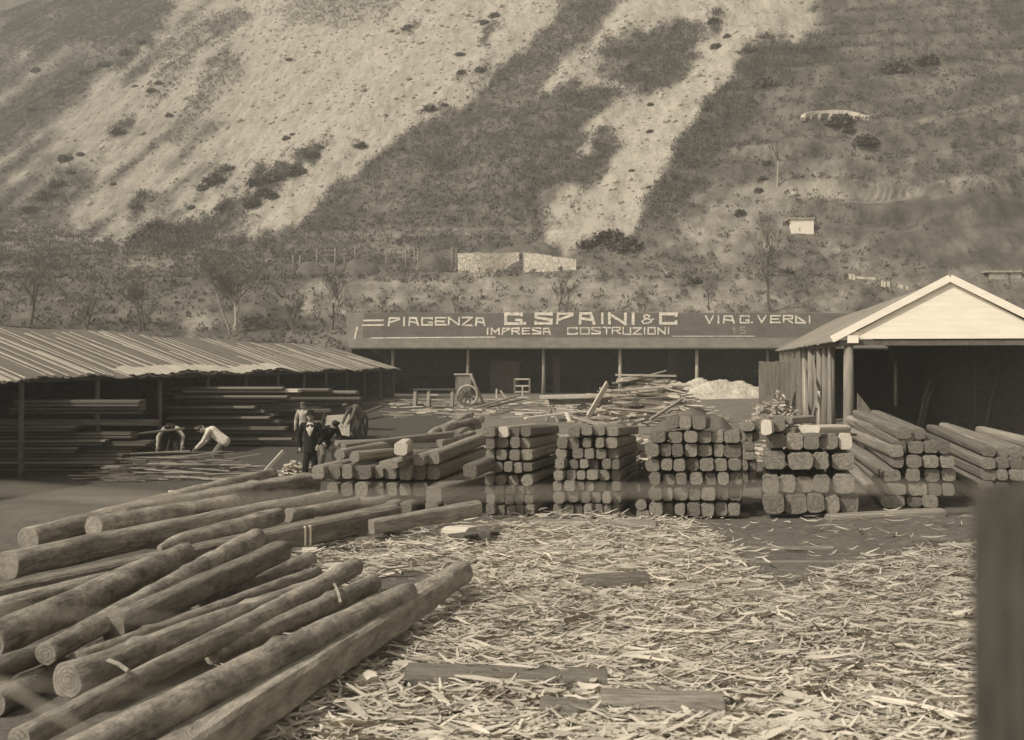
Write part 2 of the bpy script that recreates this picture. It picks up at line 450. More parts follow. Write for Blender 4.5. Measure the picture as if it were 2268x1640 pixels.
# ------------------------------------------------------------------ ground cover seen in the photo, as polygons in photo pixels
SCREE_ISLES = [  # vegetation on the slope: (polygon, cover 0..1, bushes 0..1)
 ([(1250, -40), (1235, 25), (1180, 90), (1100, 160), (1035, 232), (960, 262), (905, 295), (860, 330), (795, 385), (720, 425), (685, 470), (640, 505), (560, 520), (480, 500), (380, 500), (310, 545), (200, 575), (1215, 575), (1212, 480), (1262, 375), (1232, 322), (1190, 332), (1128, 272), (1180, 222), (1230, 165), (1300, 90), (1350, 40), (1400, -40)], .86, .55),
 ([(1140, 262), (1200, 208), (1270, 185), (1372, 195), (1362, 232), (1312, 270), (1292, 330), (1240, 402), (1190, 425), (1140, 380), (1120, 290)], .88, .7),
 ([(1330, 82), (1400, 66), (1530, 56), (1505, 112), (1450, 132), (1380, 170), (1330, 165)], .8, .7),
 ([(1400, 132), (1450, 112), (1545, 78), (1542, 130), (1500, 190), (1440, 217), (1388, 200), (1378, 160)], .9, .9),
 ([(1322, 288), (1382, 290), (1376, 322), (1342, 382), (1290, 425), (1236, 412), (1250, 372), (1302, 350)], .9, .9),
 ([(1240, 120), (1300, 110), (1340, 150), (1310, 175), (1260, 180)], .35, .2),
 ([(1820, -40), (1806, 40), (1802, 82), (1740, 96), (1650, 88), (1622, 160), (1580, 215), (1540, 262), (1482, 350), (1455, 400), (1422, 442), (1416, 496), (1300, 545), (1280, 580), (2600, 580), (2600, -40)], .82, .35),
 ([(1650, 90), (1740, 98), (1800, 84), (1880, 100), (1700, 190), (1640, 300), (1560, 400), (1480, 500), (1415, 495), (1455, 400), (1540, 262), (1622, 160)], .95, .95),
 ([(1560, 30), (1590, 25), (1600, 70), (1580, 95), (1560, 80)], .8, .9), ([(1500, 70), (1530, 60), (1545, 85), (1510, 100)], .8, .9),
 ([(0, -40), (360, -40), (378, 30), (372, 64), (300, 92), (200, 100), (90, 118), (0, 110)], .8, .7),
 ([(150, 178), (200, 150), (260, 128), (325, 82), (335, 100), (260, 148), (190, 182), (140, 215), (105, 222)], .82, .8),
 ([(352, 110), (420, 60), (470, 25), (545, 22), (540, 60), (480, 90), (430, 130), (380, 190), (340, 240), (322, 232), (345, 170)], .55, .45),
 ([(390, 290), (420, 210), (470, 130), (520, 110), (530, 150), (500, 200), (450, 260), (400, 320), (370, 330)], .55, .5),
 ([(590, 22), (700, -20), (900, -20), (860, 40), (760, 60), (640, 60)], .45, .3),
 ([(440, 420), (470, 385), (518, 362), (526, 372), (500, 400), (455, 424)], .95, 1),
 ([(545, 425), (560, 385), (600, 372), (650, 360), (700, 318), (712, 330), (700, 350), (640, 395), (590, 425)], .95, 1),
 ([(470, 470), (500, 440), (560, 432), (640, 410), (600, 440), (520, 475)], .85, .9),
 ([(48, 482), (70, 445), (105, 415), (160, 370), (172, 382), (150, 415), (110, 455), (60, 490)], .8, .9),
 ([(285, 475), (295, 440), (325, 415), (330, 440), (305, 478)], .9, 1),
 ([(290, 540), (310, 505), (350, 480), (400, 500), (470, 470), (520, 480), (560, 500), (500, 560), (380, 560)], .85, .9),
 ([(0, 500), (60, 490), (140, 500), (200, 530), (260, 560), (200, 620), (0, 640)], .6, .5),
 ([(240, 300), (250, 280), (275, 272), (282, 285), (262, 302)], .95, 1),
 ([(940, 240), (955, 228), (975, 225), (970, 240), (945, 247)], .95, 1), ([(1010, 170), (1022, 140), (1040, 165), (1030, 178)], .9, 1), ([(1050, 175), (1060, 140), (1078, 150), (1070, 175)], .9, 1),
 ([(885, 70), (905, 52), (918, 60), (900, 72)], .9, 1),
 ([(1055, 110), (1085, 60), (1098, 30), (1110, 40), (1090, 90), (1070, 118)], .7, .8), ([(770, 330), (800, 312), (805, 320), (775, 340)], .9, 1),
]
FIELD = [  # lower ground: (polygon, cover)
 ([(640, 640), (800, 622), (1000, 612), (1290, 600), (1350, 620), (1200, 640), (1180, 668), (1060, 690), (800, 680), (640, 690)], .55),
 ([(1100, 640), (1220, 620), (1420, 610), (1560, 640), (1640, 600), (1700, 640), (1900, 660), (1900, 700), (1100, 700)], .50),
 ([(290, 566), (430, 562), (440, 574), (300, 578)], .35),
 ([(1500, 500), (1560, 450), (1640, 420), (1700, 400), (1760, 470), (1740, 540), (1640, 580), (1540, 570)], .60),
 ([(1700, 400), (1830, 395), (1960, 430), (1860, 438), (1720, 436)], .58),
 ([(1420, 500), (1460, 490), (1500, 500), (1510, 560), (1440, 570)], .68),
 ([(1215, 440), (1245, 420), (1300, 440), (1300, 500), (1240, 502), (1210, 490)], .25),
 ([(1830, 440), (2100, 420), (2400, 430), (2400, 600), (2100, 600), (1980, 540)], .98),
 ([(1780, 540), (1860, 560), (1960, 600), (2100, 640), (1900, 620)], .5),
 ([(390, 715), (440, 690), (470, 715), (440, 740), (385, 738)], .45), ([(460, 520), (520, 505), (560, 520), (500, 540)], .5),
 ([(0, 560), (760, 560), (760, 760), (0, 780)], .82),
 ([(60, 690), (200, 650), (330, 660), (300, 700), (120, 720)], .66),
]
def line_poly(pts, w): return [(x, y - w / 2) for x, y in pts] + [(x, y + w / 2) for x, y in pts[::-1]]
LINES = [(line_poly(p, w), c) for p, w, c in (
 ([(1860, 438), (1930, 442), (2020, 430), (2090, 404), (2170, 398), (2240, 415)], 7, .15), ([(2000, 268), (2060, 244), (2110, 232), (2200, 226), (2245, 198)], 9, 1.25), ([(2010, 280), (2100, 255), (2200, 238), (2260, 215)], 8, .35),
 ([(1640, 332), (1760, 330)], 7, .35), ([(1640, 345), (1760, 343)], 7, 1.15), ([(1640, 357), (1750, 355)], 6, .4), ([(1660, 200), (1800, 190), (2000, 186)], 6, 1.15), ([(1650, 290), (1820, 276), (1900, 282)], 6, 1.15),
 ([(1180, 510), (980, 512), (700, 528)], 5, .35), ([(1250, 498), (1100, 506), (960, 505)], 6, 1.2), ([(690, 500), (860, 476), (1060, 470)], 4, 1.2), ([(860, 410), (960, 392), (1100, 388)], 4, 1.15),
 ([(650, 640), (800, 618), (900, 622)], 6, .4), ([(960, 655), (1120, 640), (1290, 612)], 5, .4), ([(1140, 672), (1300, 650), (1500, 645)], 5, .45), ([(1830, 500), (1960, 552), (2080, 590)], 7, 1.2), ([(1840, 545), (2000, 585)], 5, .4), ([(1900, 545), (2050, 490), (2180, 450)], 4, .6))]
def cover_at(px, py, x, y):
    C0 = 0; B0 = 0
    for dx, dy in ((0, 0), (9, 3), (-8, 5), (3, -9), (-5, -7)):
        c_, b_ = cover_one(px + dx, py + dy, x, y); C0 = C0 + c_ / 5; B0 = B0 + b_ / 5
    return C0, B0

def cover_one(px, py, x, y):
    j = 22 * (fbm(px / 26, py / 26, 41, 4) - .5) * 2; k = 22 * (fbm(px / 26, py / 26, 47, 4) - .5) * 2
    cr = px * .62 + py * .78; al = px * .78 - py * .62
    fe = 46 * (fbm(cr / 9, al / 70, 43, 3) - .5) * 2
    qx, qy = px + j + fe * .72, py + k - fe * .69
    spot = fbm(cr / 5, al / 14, 58, 3)
    cov = .06 + .22 * fbm(px / 60, py / 40, 55, 4) + .34 * np.clip(1 - px / 600, 0, 1); bush = np.zeros(px.shape)
    # streaks of thin growth running down the fall line
    c = px * .62 + py * .78; a = px * .78 - py * .62
    stk = fbm(a / 150, c / 22, 61, 4)
    cov = cov + np.clip((spot - .60) * 6, 0, 1) * .35 * (.35 + np.clip(1.1 - px / 600, 0, 1))
    dens = np.clip(1.15 - px / 620, 0, 1) * .9 + np.clip((py - 300) / 260, 0, 1) * np.clip(1 - px / 900, 0, 1) * .5
    cov = cov + np.clip((stk - .62 + .20 * dens) * 5, 0, 1) * .62 * np.clip(dens * 2, 0, 1)
    bush = np.clip((stk - .66 + .18 * dens) * 5, 0, 1) * .5 * np.clip(dens * 1.5, 0, 1)
    for poly, cv, bs in SCREE_ISLES:
        m = in_poly(qx, qy, poly)
        cov[m] = cv; bush[m] = bs
    low = (qy > 548)
    cov[low] = .80; bush[low] = .30 + .45 * (fbm(px[low] / 60, py[low] / 25, 88, 3) - .4)
    for poly, cv in FIELD[::-1]:
        m = in_poly(qx, qy, poly); cov[m] = cv; bush[m] = .12 if cv < .8 else (.34 if cv < .9 else .02)
    cov = np.where(cov > .45, cov + .75 * (fbm(px / 55 + 3, py / 17, 66, 4) - .5) + .5 * (fbm(px / 14, py / 9, 68, 3) - .5), cov)
    for poly, cv in LINES:
        m = in_poly(px + 5 * (vnoise(px / 14, py / 14, 7) - .5), py + 4 * (vnoise(px / 12, py / 12, 8) - .5), poly); cov[m] = cv; bush[m] = 0
    return np.clip(cov, 0, 1), np.clip(bush, 0, 1)

# ------------------------------------------------------------------ the setting: ground and hillside
def grid_mesh(name, X, Yv, Z, mat, cover):
    h, w = X.shape
    v = np.stack([X.ravel(), Yv.ravel(), Z.ravel()], 1)
    i = np.arange((h - 1) * (w - 1)); r = i // (w - 1); c = i % (w - 1); a = r * w + c
    f = np.stack([a, a + 1, a + w + 1, a + w], 1)
    me = mesh_np(name, v, f, [mat], smooth=True, vattrs={"cover": cover.ravel()})
    return add(name, me)

us = np.linspace(-.66, .66, 640); ysv = 71.5 * (460 / 71.5) ** np.linspace(0, 1, 560)
U, YY = np.meshgrid(us, ysv); XX = U * YY; ZZ = terr(XX, YY)
PXH = XX / YY * F + CX; PYH = HY - (ZZ - CH) / YY * F
cov, bush = cover_at(PXH.ravel(), PYH.ravel(), XX.ravel(), YY.ravel())
bushg = bush.reshape(XX.shape)
ZH = ZZ + bushg * .5 * fbm(XX / 1.1, YY / 1.1, 71, 3)
o = grid_mesh("hillside", XX, YY, ZH, M['hill'], cov.reshape(XX.shape)); tag(o, kind="structure", label="steep scree hillside with brushy spurs behind the yard")

gx = np.arange(-50, 50.1, .28); gy = np.concatenate([np.arange(-6, 30, .14), np.arange(30, 72.3, .35)])
GX, GY = np.meshgrid(gx, gy); GZ = terr(GX, GY)
CHIPS = [(340, 1760), (560, 1600), (690, 1530), (870, 1410), (1010, 1330), (930, 1255), (780, 1290), (640, 1290), (620, 1240), (830, 1205), (1000, 1180), (1150, 1156), (1460, 1156), (1590, 1190), (1650, 1285), (1760, 1300), (1950, 1245), (2100, 1222), (2500, 1190), (2900, 1900)]
safeY = np.maximum(GY, .6)
pxg = GX / safeY * F + CX; pyg = HY + (CH - GZ) / safeY * F
chipm = in_poly(pxg, pyg, CHIPS) | (GY < 5)
cg = np.where(chipm, .12, .80)
cg = np.where((pxg < 1000) & (pyg < 1100), 1.1, cg)
cg = np.where(GY > 55, .75, cg)
cg = np.where((pxg > 1000) & (pyg < 960), .60, cg)
o = grid_mesh("ground", GX, GY, GZ, M['ground'], cg); tag(o, kind="structure", label="trodden earth of the timber yard")

# brushwood on the hill: thousands of small leaf and twig clumps
def scatter_brush():
    n = 520000
    u = NR.uniform(-.56, .56, n); t = NR.uniform(0, 1, n)
    y = np.sqrt(78 ** 2 + t * (330 ** 2 - 78 ** 2)); x = u * y
    z = terr(x, y)
    px = x / y * F + CX; py = HY - (z - CH) / y * F
    vis = (py > -60)
    x, y, z, px, py = x[vis], y[vis], z[vis], px[vis], py[vis]
    cv, bs = cover_at(px, py, x, y)
    grow = bs * (.35 + 1.1 * (fbm(x / 4, y / 4, 81, 3)))
    keep = NR.uniform(0, 1, len(x)) < np.clip(grow, 0, 1) * np.where(bs > .5, .8, .5)
    x, y, z, bs = x[keep], y[keep], z[keep], bs[keep]
    k = 12; m = len(x)
    R0 = NR.uniform(.3, .85, m) * (.5 + .5 * bs)
    c = np.stack([x, y, z + R0 * .30], 1)
    d = NR.normal(size=(m, k, 3)); d /= np.linalg.norm(d, axis=2, keepdims=True); d *= NR.uniform(.3, 1, (m, k, 1)) ** .5
    d[:, :, 2] = np.abs(d[:, :, 2]) * 1.15
    cen = c[:, None, :] + d * R0[:, None, None]
    s = .12 * NR.uniform(.6, 1.5, (m, k, 1))
    a = NR.normal(size=(m, k, 3)); a /= np.linalg.norm(a, axis=2, keepdims=True)
    b = NR.normal(size=(m, k, 3)); b -= a * (a * b).sum(2, keepdims=True); b /= np.linalg.norm(b, axis=2, keepdims=True)
    v = np.stack([cen - a * s * .6, cen + a * s * .6, cen + b * s * 1.2 + np.array([0, 0, .1])], 2).reshape(-1, 3)
    f = np.arange(len(v)).reshape(-1, 3)
    tone = np.repeat(np.clip(NR.normal(.45, .2, m), 0, 1), k * 3) * .7 + np.repeat(NR.uniform(0, .3, m * k), 3)
    me = mesh_np("brushwood", v, f, [M['leaf']], vattrs={"tone": tone})
    o = add("brushwood", me); tag(o, "dense low brush covering the spurs of the hillside", "brush", kind="stuff")
scatter_brush()
def scree_stones():
    n = 60000; u = NR.uniform(-.56, .56, n); y = np.sqrt(NR.uniform(84 ** 2, 320 ** 2, n)); x = u * y; z = terr(x, y)
    px = x / y * F + CX; py = HY - (z - CH) / y * F; cv, bs = cover_at(px, py, x, y)
    k = (NR.uniform(0, 1, n) < np.clip(.62 - cv, 0, 1) * .75) & (py > -40) & (py < 530); x, y, z = x[k], y[k], z[k]; m = len(x)
    sz = np.exp(NR.normal(np.log(.22), .55, m)).clip(.08, .95)
    o6 = np.array([(1, 0, 0), (0, 1, 0), (-1, 0, 0), (0, -1, 0), (0, 0, .8), (0, 0, -.8)], float)
    v = o6[None] * sz[:, None, None] * NR.uniform(.6, 1.2, (m, 6, 1)); a = NR.uniform(0, 6.28, m); ca, sa = np.cos(a)[:, None], np.sin(a)[:, None]
    v = np.stack([v[:, :, 0] * ca - v[:, :, 1] * sa, v[:, :, 0] * sa + v[:, :, 1] * ca, v[:, :, 2]], 2) + np.stack([x, y, z + .05], 1)[:, None, :]
    f8 = np.array([(0, 1, 4), (1, 2, 4), (2, 3, 4), (3, 0, 4), (1, 0, 5), (2, 1, 5), (3, 2, 5), (0, 3, 5)])
    f = (np.arange(m)[:, None, None] * 6 + f8[None]).reshape(-1, 3)
    M['scree_stone'] = attr_mat("scree_stone", .26, .52)
    tag(add("scree_stones", mesh_np("scree_stones", v.reshape(-1, 3), f, [M['scree_stone']], vattrs={"tone": np.repeat(NR.uniform(0, 1, m), 6)})), "loose pale stones strewn over the scree", "stones", kind="stuff")
scree_stones()

# ------------------------------------------------------------------ trees, shrubs
def tree_mesh(h, seed, spread=.55, trunks=1, gens=5, lean=0.0, r0=None, low=.25, twig=1.0):
    rg = random.Random(seed); T = MB(); C = MB()
    r0 = r0 or h * .018
    def grow(p, d, L, r, g):
        pts = [p]; dd = d.copy(); n = 3
        for i in range(n):
            dd = (dd + Vector((rg.uniform(-1, 1), rg.uniform(-1, 1), rg.uniform(-.3, .6))) * .16).normalized()
            pts.append(pts[-1] + dd * L / n)
        rad = [r, r * .85, r * .72, r * .58]
        (T if g == 0 else C).tube(pts, rad, 7 if g == 0 else (4 if g < 3 else 3), cap=False)
        if g >= gens: return
        k = rg.randint(3, 4) if g < gens - 1 else int(4 * twig)
        for i in range(k):
            t = rg.uniform(low if g == 0 else .25, 1.0); ii = min(2, int(t * 3)); b = pts[ii].lerp(pts[ii + 1], t * 3 - ii)
            q = Vector((rg.gauss(0, 1), rg.gauss(0, 1), rg.gauss(0, .4))).normalized()
            nd = (dd * (1 - spread) + q * spread + Vector((0, 0, .25))).normalized()
            grow(b, nd, L * rg.uniform(.50, .72), max(r * rg.uniform(.38, .55), .009), g + 1)
    for k in range(trunks):
        a = rg.uniform(0, 6.28); off = .35 * (k > 0)
        grow(Vector((math.cos(a) * off, math.sin(a) * off, -.2)), Vector((lean + rg.uniform(-.12, .12) * (1 + trunks), rg.uniform(-.1, .1), 1)).normalized(), h * .46, r0 * (.8 if k else 1), 0)
    return T, C

def bare_tree(px, py, h_px, seed, label, spread=.55, trunks=1, gens=5, lean=0., pale=False, low=.25, twig=1.0, lo=74, rr=None):
    p = G(px, py, lo); h = h_px * p.y / F
    T, C = tree_mesh(h, seed, spread, trunks, gens, lean, low=low, twig=twig, r0=rr)
    o = empty("bare_tree", p); tag(o, label, "tree", "bare trees at the foot of the hill")
    T.build("trunk", M['bark_pale' if pale else 'bark_tree'], o); C.build("crown", M['twig'], o)

bare_tree(520, 745, 235, 3, "largest bare tree, several forked trunks rising behind the long plank roof", .6, 3, 5, low=.35, pale=True)
bare_tree(60, 735, 250, 5, "tall bare tree at the photo's left edge above the plank roof", .55, 1, 5)
bare_tree(190, 735, 170, 8, "bare tree with wide twigs, second from the photo's left edge", .6, 1, 5)
bare_tree(310, 740, 150, 12, "bushy bare tree between the second tree and the largest one", .65, 2, 5)
bare_tree(655, 745, 140, 15, "slender bare tree close beside the largest bare tree", .5, 1, 5)
bare_tree(735, 735, 150, 19, "bare tree standing just off the lettered roof's short end", .5, 1, 5)
bare_tree(845, 700, 85, 23, "small bare tree above the word starting with P", .5, 1, 4)
bare_tree(905, 642, 75, 29, "thin crooked tree below the fence posts on the slope", .4, 1, 3, pale=True, lean=-.1)
bare_tree(1238, 700, 110, 33, "bare tree with two trunks in a V above the large lettering", .35, 2, 4)
bare_tree(1705, 700, 215, 37, "tall thin tree left of the white hut above the shed", .4, 1, 5, lean=.02)
bare_tree(1722, 418, 135, 41, "lone tall pale trunk with few branches high on the slope", .25, 1, 2, pale=True, low=.7, rr=.14)
bare_tree(435, 548, 90, 43, "small dark tree where the scree meets the field", .5, 1, 4)
bare_tree(1010, 700, 95, 47, "twiggy tree below the stone retaining wall", .6, 1, 4)
bare_tree(1420, 705, 90, 53, "low twiggy tree behind the roof ridge, right of the ampersand", .6, 2, 4)
bare_tree(150, 600, 110, 59, "bare tree on the field edge below the scree", .55, 1, 4)
bare_tree(1570, 690, 95, 61, "bare tree between the V-trunked tree and the tall thin tree", .5, 1, 4)

def shrub_mesh(seed, nl=420):
    rg = np.random.default_rng(seed)
    d = rg.normal(size=(nl, 3)); d /= np.linalg.norm(d, axis=1, keepdims=True); d *= rg.uniform(.25, 1, (nl, 1)) ** .6
    lob = .75 + .5 * vnoise(d[:, 0] * 2.2 + seed, d[:, 1] * 2.2 + 9, seed); d *= lob[:, None]
    d[:, 2] = np.abs(d[:, 2]) * .9
    s = .17 * rg.uniform(.6, 1.5, (nl, 1))
    a = rg.normal(size=(nl, 3)); a /= np.linalg.norm(a, axis=1, keepdims=True)
    b = rg.normal(size=(nl, 3)); b -= a * (a * b).sum(1, keepdims=True); b /= np.linalg.norm(b, axis=1, keepdims=True)
    v = np.stack([d - a * s * .7, d + a * s * .7, d + b * s * 1.3], 1).reshape(-1, 3)
    return mesh_np("shrub", v, np.arange(len(v)).reshape(-1, 3), [M['leaf']], vattrs={"tone": np.repeat(rg.uniform(0, .6, nl), 3)})
SH = [shrub_mesh(k) for k in range(6)]
SHRUBS = [  # px, py, width px
 (262, 290, 40), (252, 407, 16), (478, 395, 55), (510, 372, 34), (452, 416, 30), (570, 400, 46), (610, 392, 52), (655, 375, 54), (695, 342, 40), (712, 325, 20), (585, 425, 40), (305, 455, 34), (318, 432, 24), (500, 455, 50), (560, 448, 50), (600, 432, 36), (425, 458, 22), (345, 500, 60), (320, 525, 60), (400, 510, 40),
 (160, 382, 22), (130, 405, 38), (100, 432, 44), (70, 462, 40), (145, 350, 40), (180, 340, 22), (335, 200, 26), (352, 182, 24), (375, 255, 20), (300, 190, 14), (190, 160, 34), (235, 140, 36), (280, 115, 34), (315, 92, 30), (80, 155, 24), (70, 240, 22), (905, 60, 30), (955, 238, 36), (985, 232, 18), (1022, 160, 24), (1065, 155, 28), (1020, 118, 22), (1040, 245, 14), (965, 205, 12), (800, 322, 34), (925, 296, 12), (635, 305, 22), (648, 298, 12), (1075, 48, 26), (1095, 32, 30), (890, 330, 18), (640, 132, 16), (1860, 265, 60), (1880, 290, 30), (1920, 310, 60), (1690, 395, 26), (1700, 365, 22), (1680, 425, 22), (1640, 470, 30), (1440, 290, 18), (1475, 270, 12), (1350, 520, 70), (1390, 540, 70), (1300, 540, 50), (1440, 415, 14), (1400, 378, 12), (1441, 232, 16), (1500, 60, 26), (1580, 45, 34), (1585, 100, 28), (1610, 80, 18), (1240, 300, 22), (1395, 150, 30), (1690, 180, 60), (1660, 110, 40), (2050, 130, 60), (1980, 150, 60), (1740, 600, 30), (1540, 620, 40), (2105, 240, 20), (1570, 240, 34), (1560, 270, 30)]
def shrub_zone(px, py):
    if px < 1150: return ("pale scree", 0, 130, 245, 350, 420, 460, 700)
    if px < 1640: return ("gully side", 0, 130, 350, 700)
    return ("terraced flank", 0, 300, 700)
def shrub_key(q):
    z = shrub_zone(q[0], q[1]); b = max(i for i in range(1, len(z)) if q[1] >= z[i]); return (z[0], b, len(z) - 2)
BAND = {7: 0, 6: ["highest", "second highest", "third highest", "middle", "third lowest", "lowest", "lowest"], 3: ["highest", "middle", "lowest"], 2: ["higher", "lower"]}
for k, (px, py, wpx) in enumerate(SHRUBS):
    p = G(px, py + wpx * .22, 80)
    o = add("shrub", SH[k % 6]); r = wpx * p.y / F / 2
    o.location = p + Vector((0, 0, -.1 * r)); o.scale = (r * R.uniform(.95, 1.2), r, r * R.uniform(.8, 1.0)); o.rotation_euler = (0, 0, R.uniform(0, 6))
    if px < 1150: lab = ("wide dark shrub growing on the pale scree" if wpx >= 30 else "small dark shrub dotting the pale scree")
    elif px < 1640: lab = ("wide dark shrub beside the pale gully" if wpx >= 30 else "small dark shrub inside the pale gully")
    else: lab = ("wide dark shrub on the terraced flank" if wpx >= 40 else "small dark shrub on the terraced flank")
    zk = shrub_key((px, py)); mates = sorted(q[0] for q in SHRUBS if shrub_key(q) == zk)
    lab = "dark shrub on the %s, %s band, %s from the photo's left" % (zk[0], BAND[zk[2]][zk[1] - 1], ORD[mates.index(px)])
    tag(o, lab, "shrub", "shrubs on the " + ("scree" if px < 1150 else "gully sides" if px < 1640 else "terraced flank"))

# ------------------------------------------------------------------ structures on the hill
def stone_wall(px0, px1, py_base, hpx, label, curve=0, hpx1=None):
    a = G(px0, py_base, 80); b = G(px1, py_base, 80)
    Y = (a.y + b.y) / 2; a = Vector((PX(px0, Y), Y, tz(PX(px0, Y), Y))); b = Vector((PX(px1, Y - .5), Y - .5, tz(PX(px1, Y - .5), Y - .5)))
    z0 = PZ(py_base, Y); n = 22; mb = MB(); hh = hpx * Y / F; h1 = (hpx1 or hpx) * Y / F
    v = []; f = []
    for i in range(n + 1):
        t = i / n; p = a.lerp(b, t); p.y += curve * (math.sin(t * math.pi / 2) ** 3)
        h = hh + (h1 - hh) * t + R.uniform(-.06, .06)
        for (dy, z) in ((0, z0 - .8), (.12, z0 + h), (.6, z0 + h + .03), (.6, z0 - .8)): v.append((p.x + R.uniform(-.03, .03), p.y + dy, z))
    for i in range(n):
        for k in range(4): f.append((i * 4 + k, (i + 1) * 4 + k, (i + 1) * 4 + (k + 1) % 4, i * 4 + (k + 1) % 4))
    f += [(0, 1, 2, 3), (n * 4 + 3, n * 4 + 2, n * 4 + 1, n * 4)]
    mb.raw(v, f)
    o = mb.build("stone_wall", stonem)
    tag(o, label, "wall", kind="thing"); return o, Y, z0

def stone_mat():
    m, n, l, b = new_mat("rubble_stone", 1)
    tc = n.new("ShaderNodeTexCoord")
    vo = n.new("ShaderNodeTexVoronoi"); vo.inputs["Scale"].default_value = 4.5; vo.feature = 'DISTANCE_TO_EDGE'
    v2 = n.new("ShaderNodeTexVoronoi"); v2.inputs["Scale"].default_value = 4.5
    l.new(tc.outputs["Object"], vo.inputs[0]); l.new(tc.outputs["Object"], v2.inputs[0])
    r = ramp(n, l, vo.outputs["Distance"], [(.0, (.55, .55, .55, 1)), (.07, (1, 1, 1, 1))])
    c = ramp(n, l, v2.outputs["Color"], [(.1, .48), (.8, .74)])
    x = mul(n, l, c.outputs[0], r.outputs[0]); l.new(x.outputs[2], b.inputs["Base Color"])
    bu = n.new("ShaderNodeBump"); bu.inputs["Strength"].default_value = .8; bu.inputs["Distance"].default_value = .08
    l.new(r.outputs[0], bu.inputs["Height"]); l.new(bu.outputs[0], b.inputs["Normal"]); return m
stonem = stone_mat()
w1, Yw, zw = stone_wall(1014, 1150, 605, 44, "longer pale rubble wall beside the dark doorway gap on the slope", 1.6, 48)
w2, Yw2, zw2 = stone_wall(1160, 1276, 602, 44, "shorter pale rubble wall with a sloping top on the slope", 0, 26)
# earth roof mound behind the walls
def mound(name, c, rx, ry, h, mat, label, cat, seed=0, n=26, kind=None, rough=.25, fine=.0, prof=2.2):
    v = []; f = []
    for i in range(n + 1):
        for j in range(n + 1):
            a, b = i / n * 2 - 1, j / n * 2 - 1
            x = c[0] + a * rx; y = c[1] + b * ry
            rr = min(1, math.sqrt(a * a + b * b)); base = tz(x, y) - .12
            q = (1 - rr ** prof) * h
            q *= 1 + rough * mnoise.noise(Vector((x * .9 + seed, y * .9, 3))) * 2
            q += fine * mnoise.noise(Vector((x * 5 + seed, y * 5, 1)))
            v.append((x, y, base + max(0, q)))
    for i in range(n):
        for j in range(n): f.append((i * (n + 1) + j, (i + 1) * (n + 1) + j, (i + 1) * (n + 1) + j + 1, i * (n + 1) + j + 1))
    o = add(name, mesh_np(name, v, f, [mat], smooth=True)); tag(o, label, cat, kind=kind); return o
M['turf'] = simple("dry_turf", .10, .17, 1.5, None, 0, .6, 6, dist=.15)
mound("turf_mound", (PX(1130, Yw + 3), Yw + 3.2), 5.4, 2.6, 1.9, M['turf'], "low turf roofed mound with sticks behind the rubble walls", "mound", 2)
for (px, py, w_, h_, lb) in ((690, 598, 40, 32, "leaning haystack shaped turf heap left of the fence frame"), (800, 600, 46, 36, "rounded dark turf heap between the fence frames"), (955, 602, 44, 42, "rounded dark turf heap touching the rubble wall")):
    Y = Yw + .5
    mound("turf_heap", (PX(px, Y), Y), w_ * Y / F, 1.2, h_ * Y / F * .95, M['turf'], lb, "heap", px)
# posts along the ledge
for k, (px, top, nm) in enumerate(((648, 566, 1), (664, 566, 1), (702, 552, 1), (722, 552, 1), (742, 550, 1), (764, 550, 1), (786, 548, 1), (856, 552, 1), (900, 550, 1), (918, 552, 1), (925, 556, 1), (1002, 548, 1), (1010, 550, 1))):
    Y = Yw + .6 + .3 * (k % 2); mb = MB()
    base = 598; mb.tube([(0, 0, -.5), (R.uniform(-.05, .05), 0, (base - top) * Y / F)], .06 + .02 * (k % 3), 7)
    o = mb.build("fence_stake", M['post']); o.location = P(px, base, Y)
    tag(o, "grey wooden stake, %s along the ledge counting toward the rubble wall" % ORD[k], "stake", "stakes along the ledge")
mb = MB(); Y = Yw + .75
for yy in (556, 566): mb.bar(P(700, yy, Y), P(768, yy - 2, Y), .05, .1)
o = mb.build("fence_rail", M['post']); tag(o, "pair of horizontal rails joining the stakes on the ledge", "rail")

# white hut, block hut, ring wall, laundry line
def hut(px0, px1, pyt, pyb, depth, m, label, name="stone_hut"):
    Y = G((px0 + px1) / 2, pyb, 80).y
    r = empty(name, P((px0 + px1) / 2, pyb, Y)); tag(r, label, "hut")
    w_ = (px1 - px0) * Y / F / 2; h = (pyb - pyt) * Y / F
    mb = MB(); mb.box((-w_, 0, -.6), (w_, depth, h)); q = mb.build("wall", m, r); q.rotation_euler = (0, 0, math.radians(-4))
    mb = MB(); mb.box((-w_ * 1.12 - .2, -.15, h + .01), (w_ * 1.02, depth + .2, h + .14)); q = mb.build("roof", M['stone'], r); q.rotation_euler = (0, 0, math.radians(-4))
    mb = MB(); mb.box((-w_ * .55, -.04, h * .02), (w_ * .15, .0, h * .10)); q = mb.build("drain_opening", M['metal_dark'], r)
    return r
hut(1753, 1802, 486, 524, 2.5, M['white_paint'], "small whitewashed square hut alone on the dark slope")
hut(2192, 2262, 604, 622, 3.0, M['stone'], "low pale hut at the photo's right edge behind the gable", "low_hut")
g = G(1850, 292, 80)
mb = MB(); n = 16
for i in range(n):
    a0 = math.pi * (i / n); a1 = math.pi * ((i + 1) / n)
    cx, rx = g.x, 3.6
    p = Vector((cx + rx * math.cos(a0), g.y + 2.0 * math.sin(a0), 0)); q = Vector((cx + rx * math.cos(a1), g.y + 2.0 * math.sin(a1), 0))
    zz = g.z + 1.2 + 1.2 * math.sin(a0)
    p.z = zz; q.z = g.z + 1.2 + 1.2 * math.sin(a1)
    mb.bar(p, q, .5, .35 + .2 * R.random()); 
    if i % 2 == 0: mb.bar(p + Vector((0, 0, -1.6)), p, .45, .5)
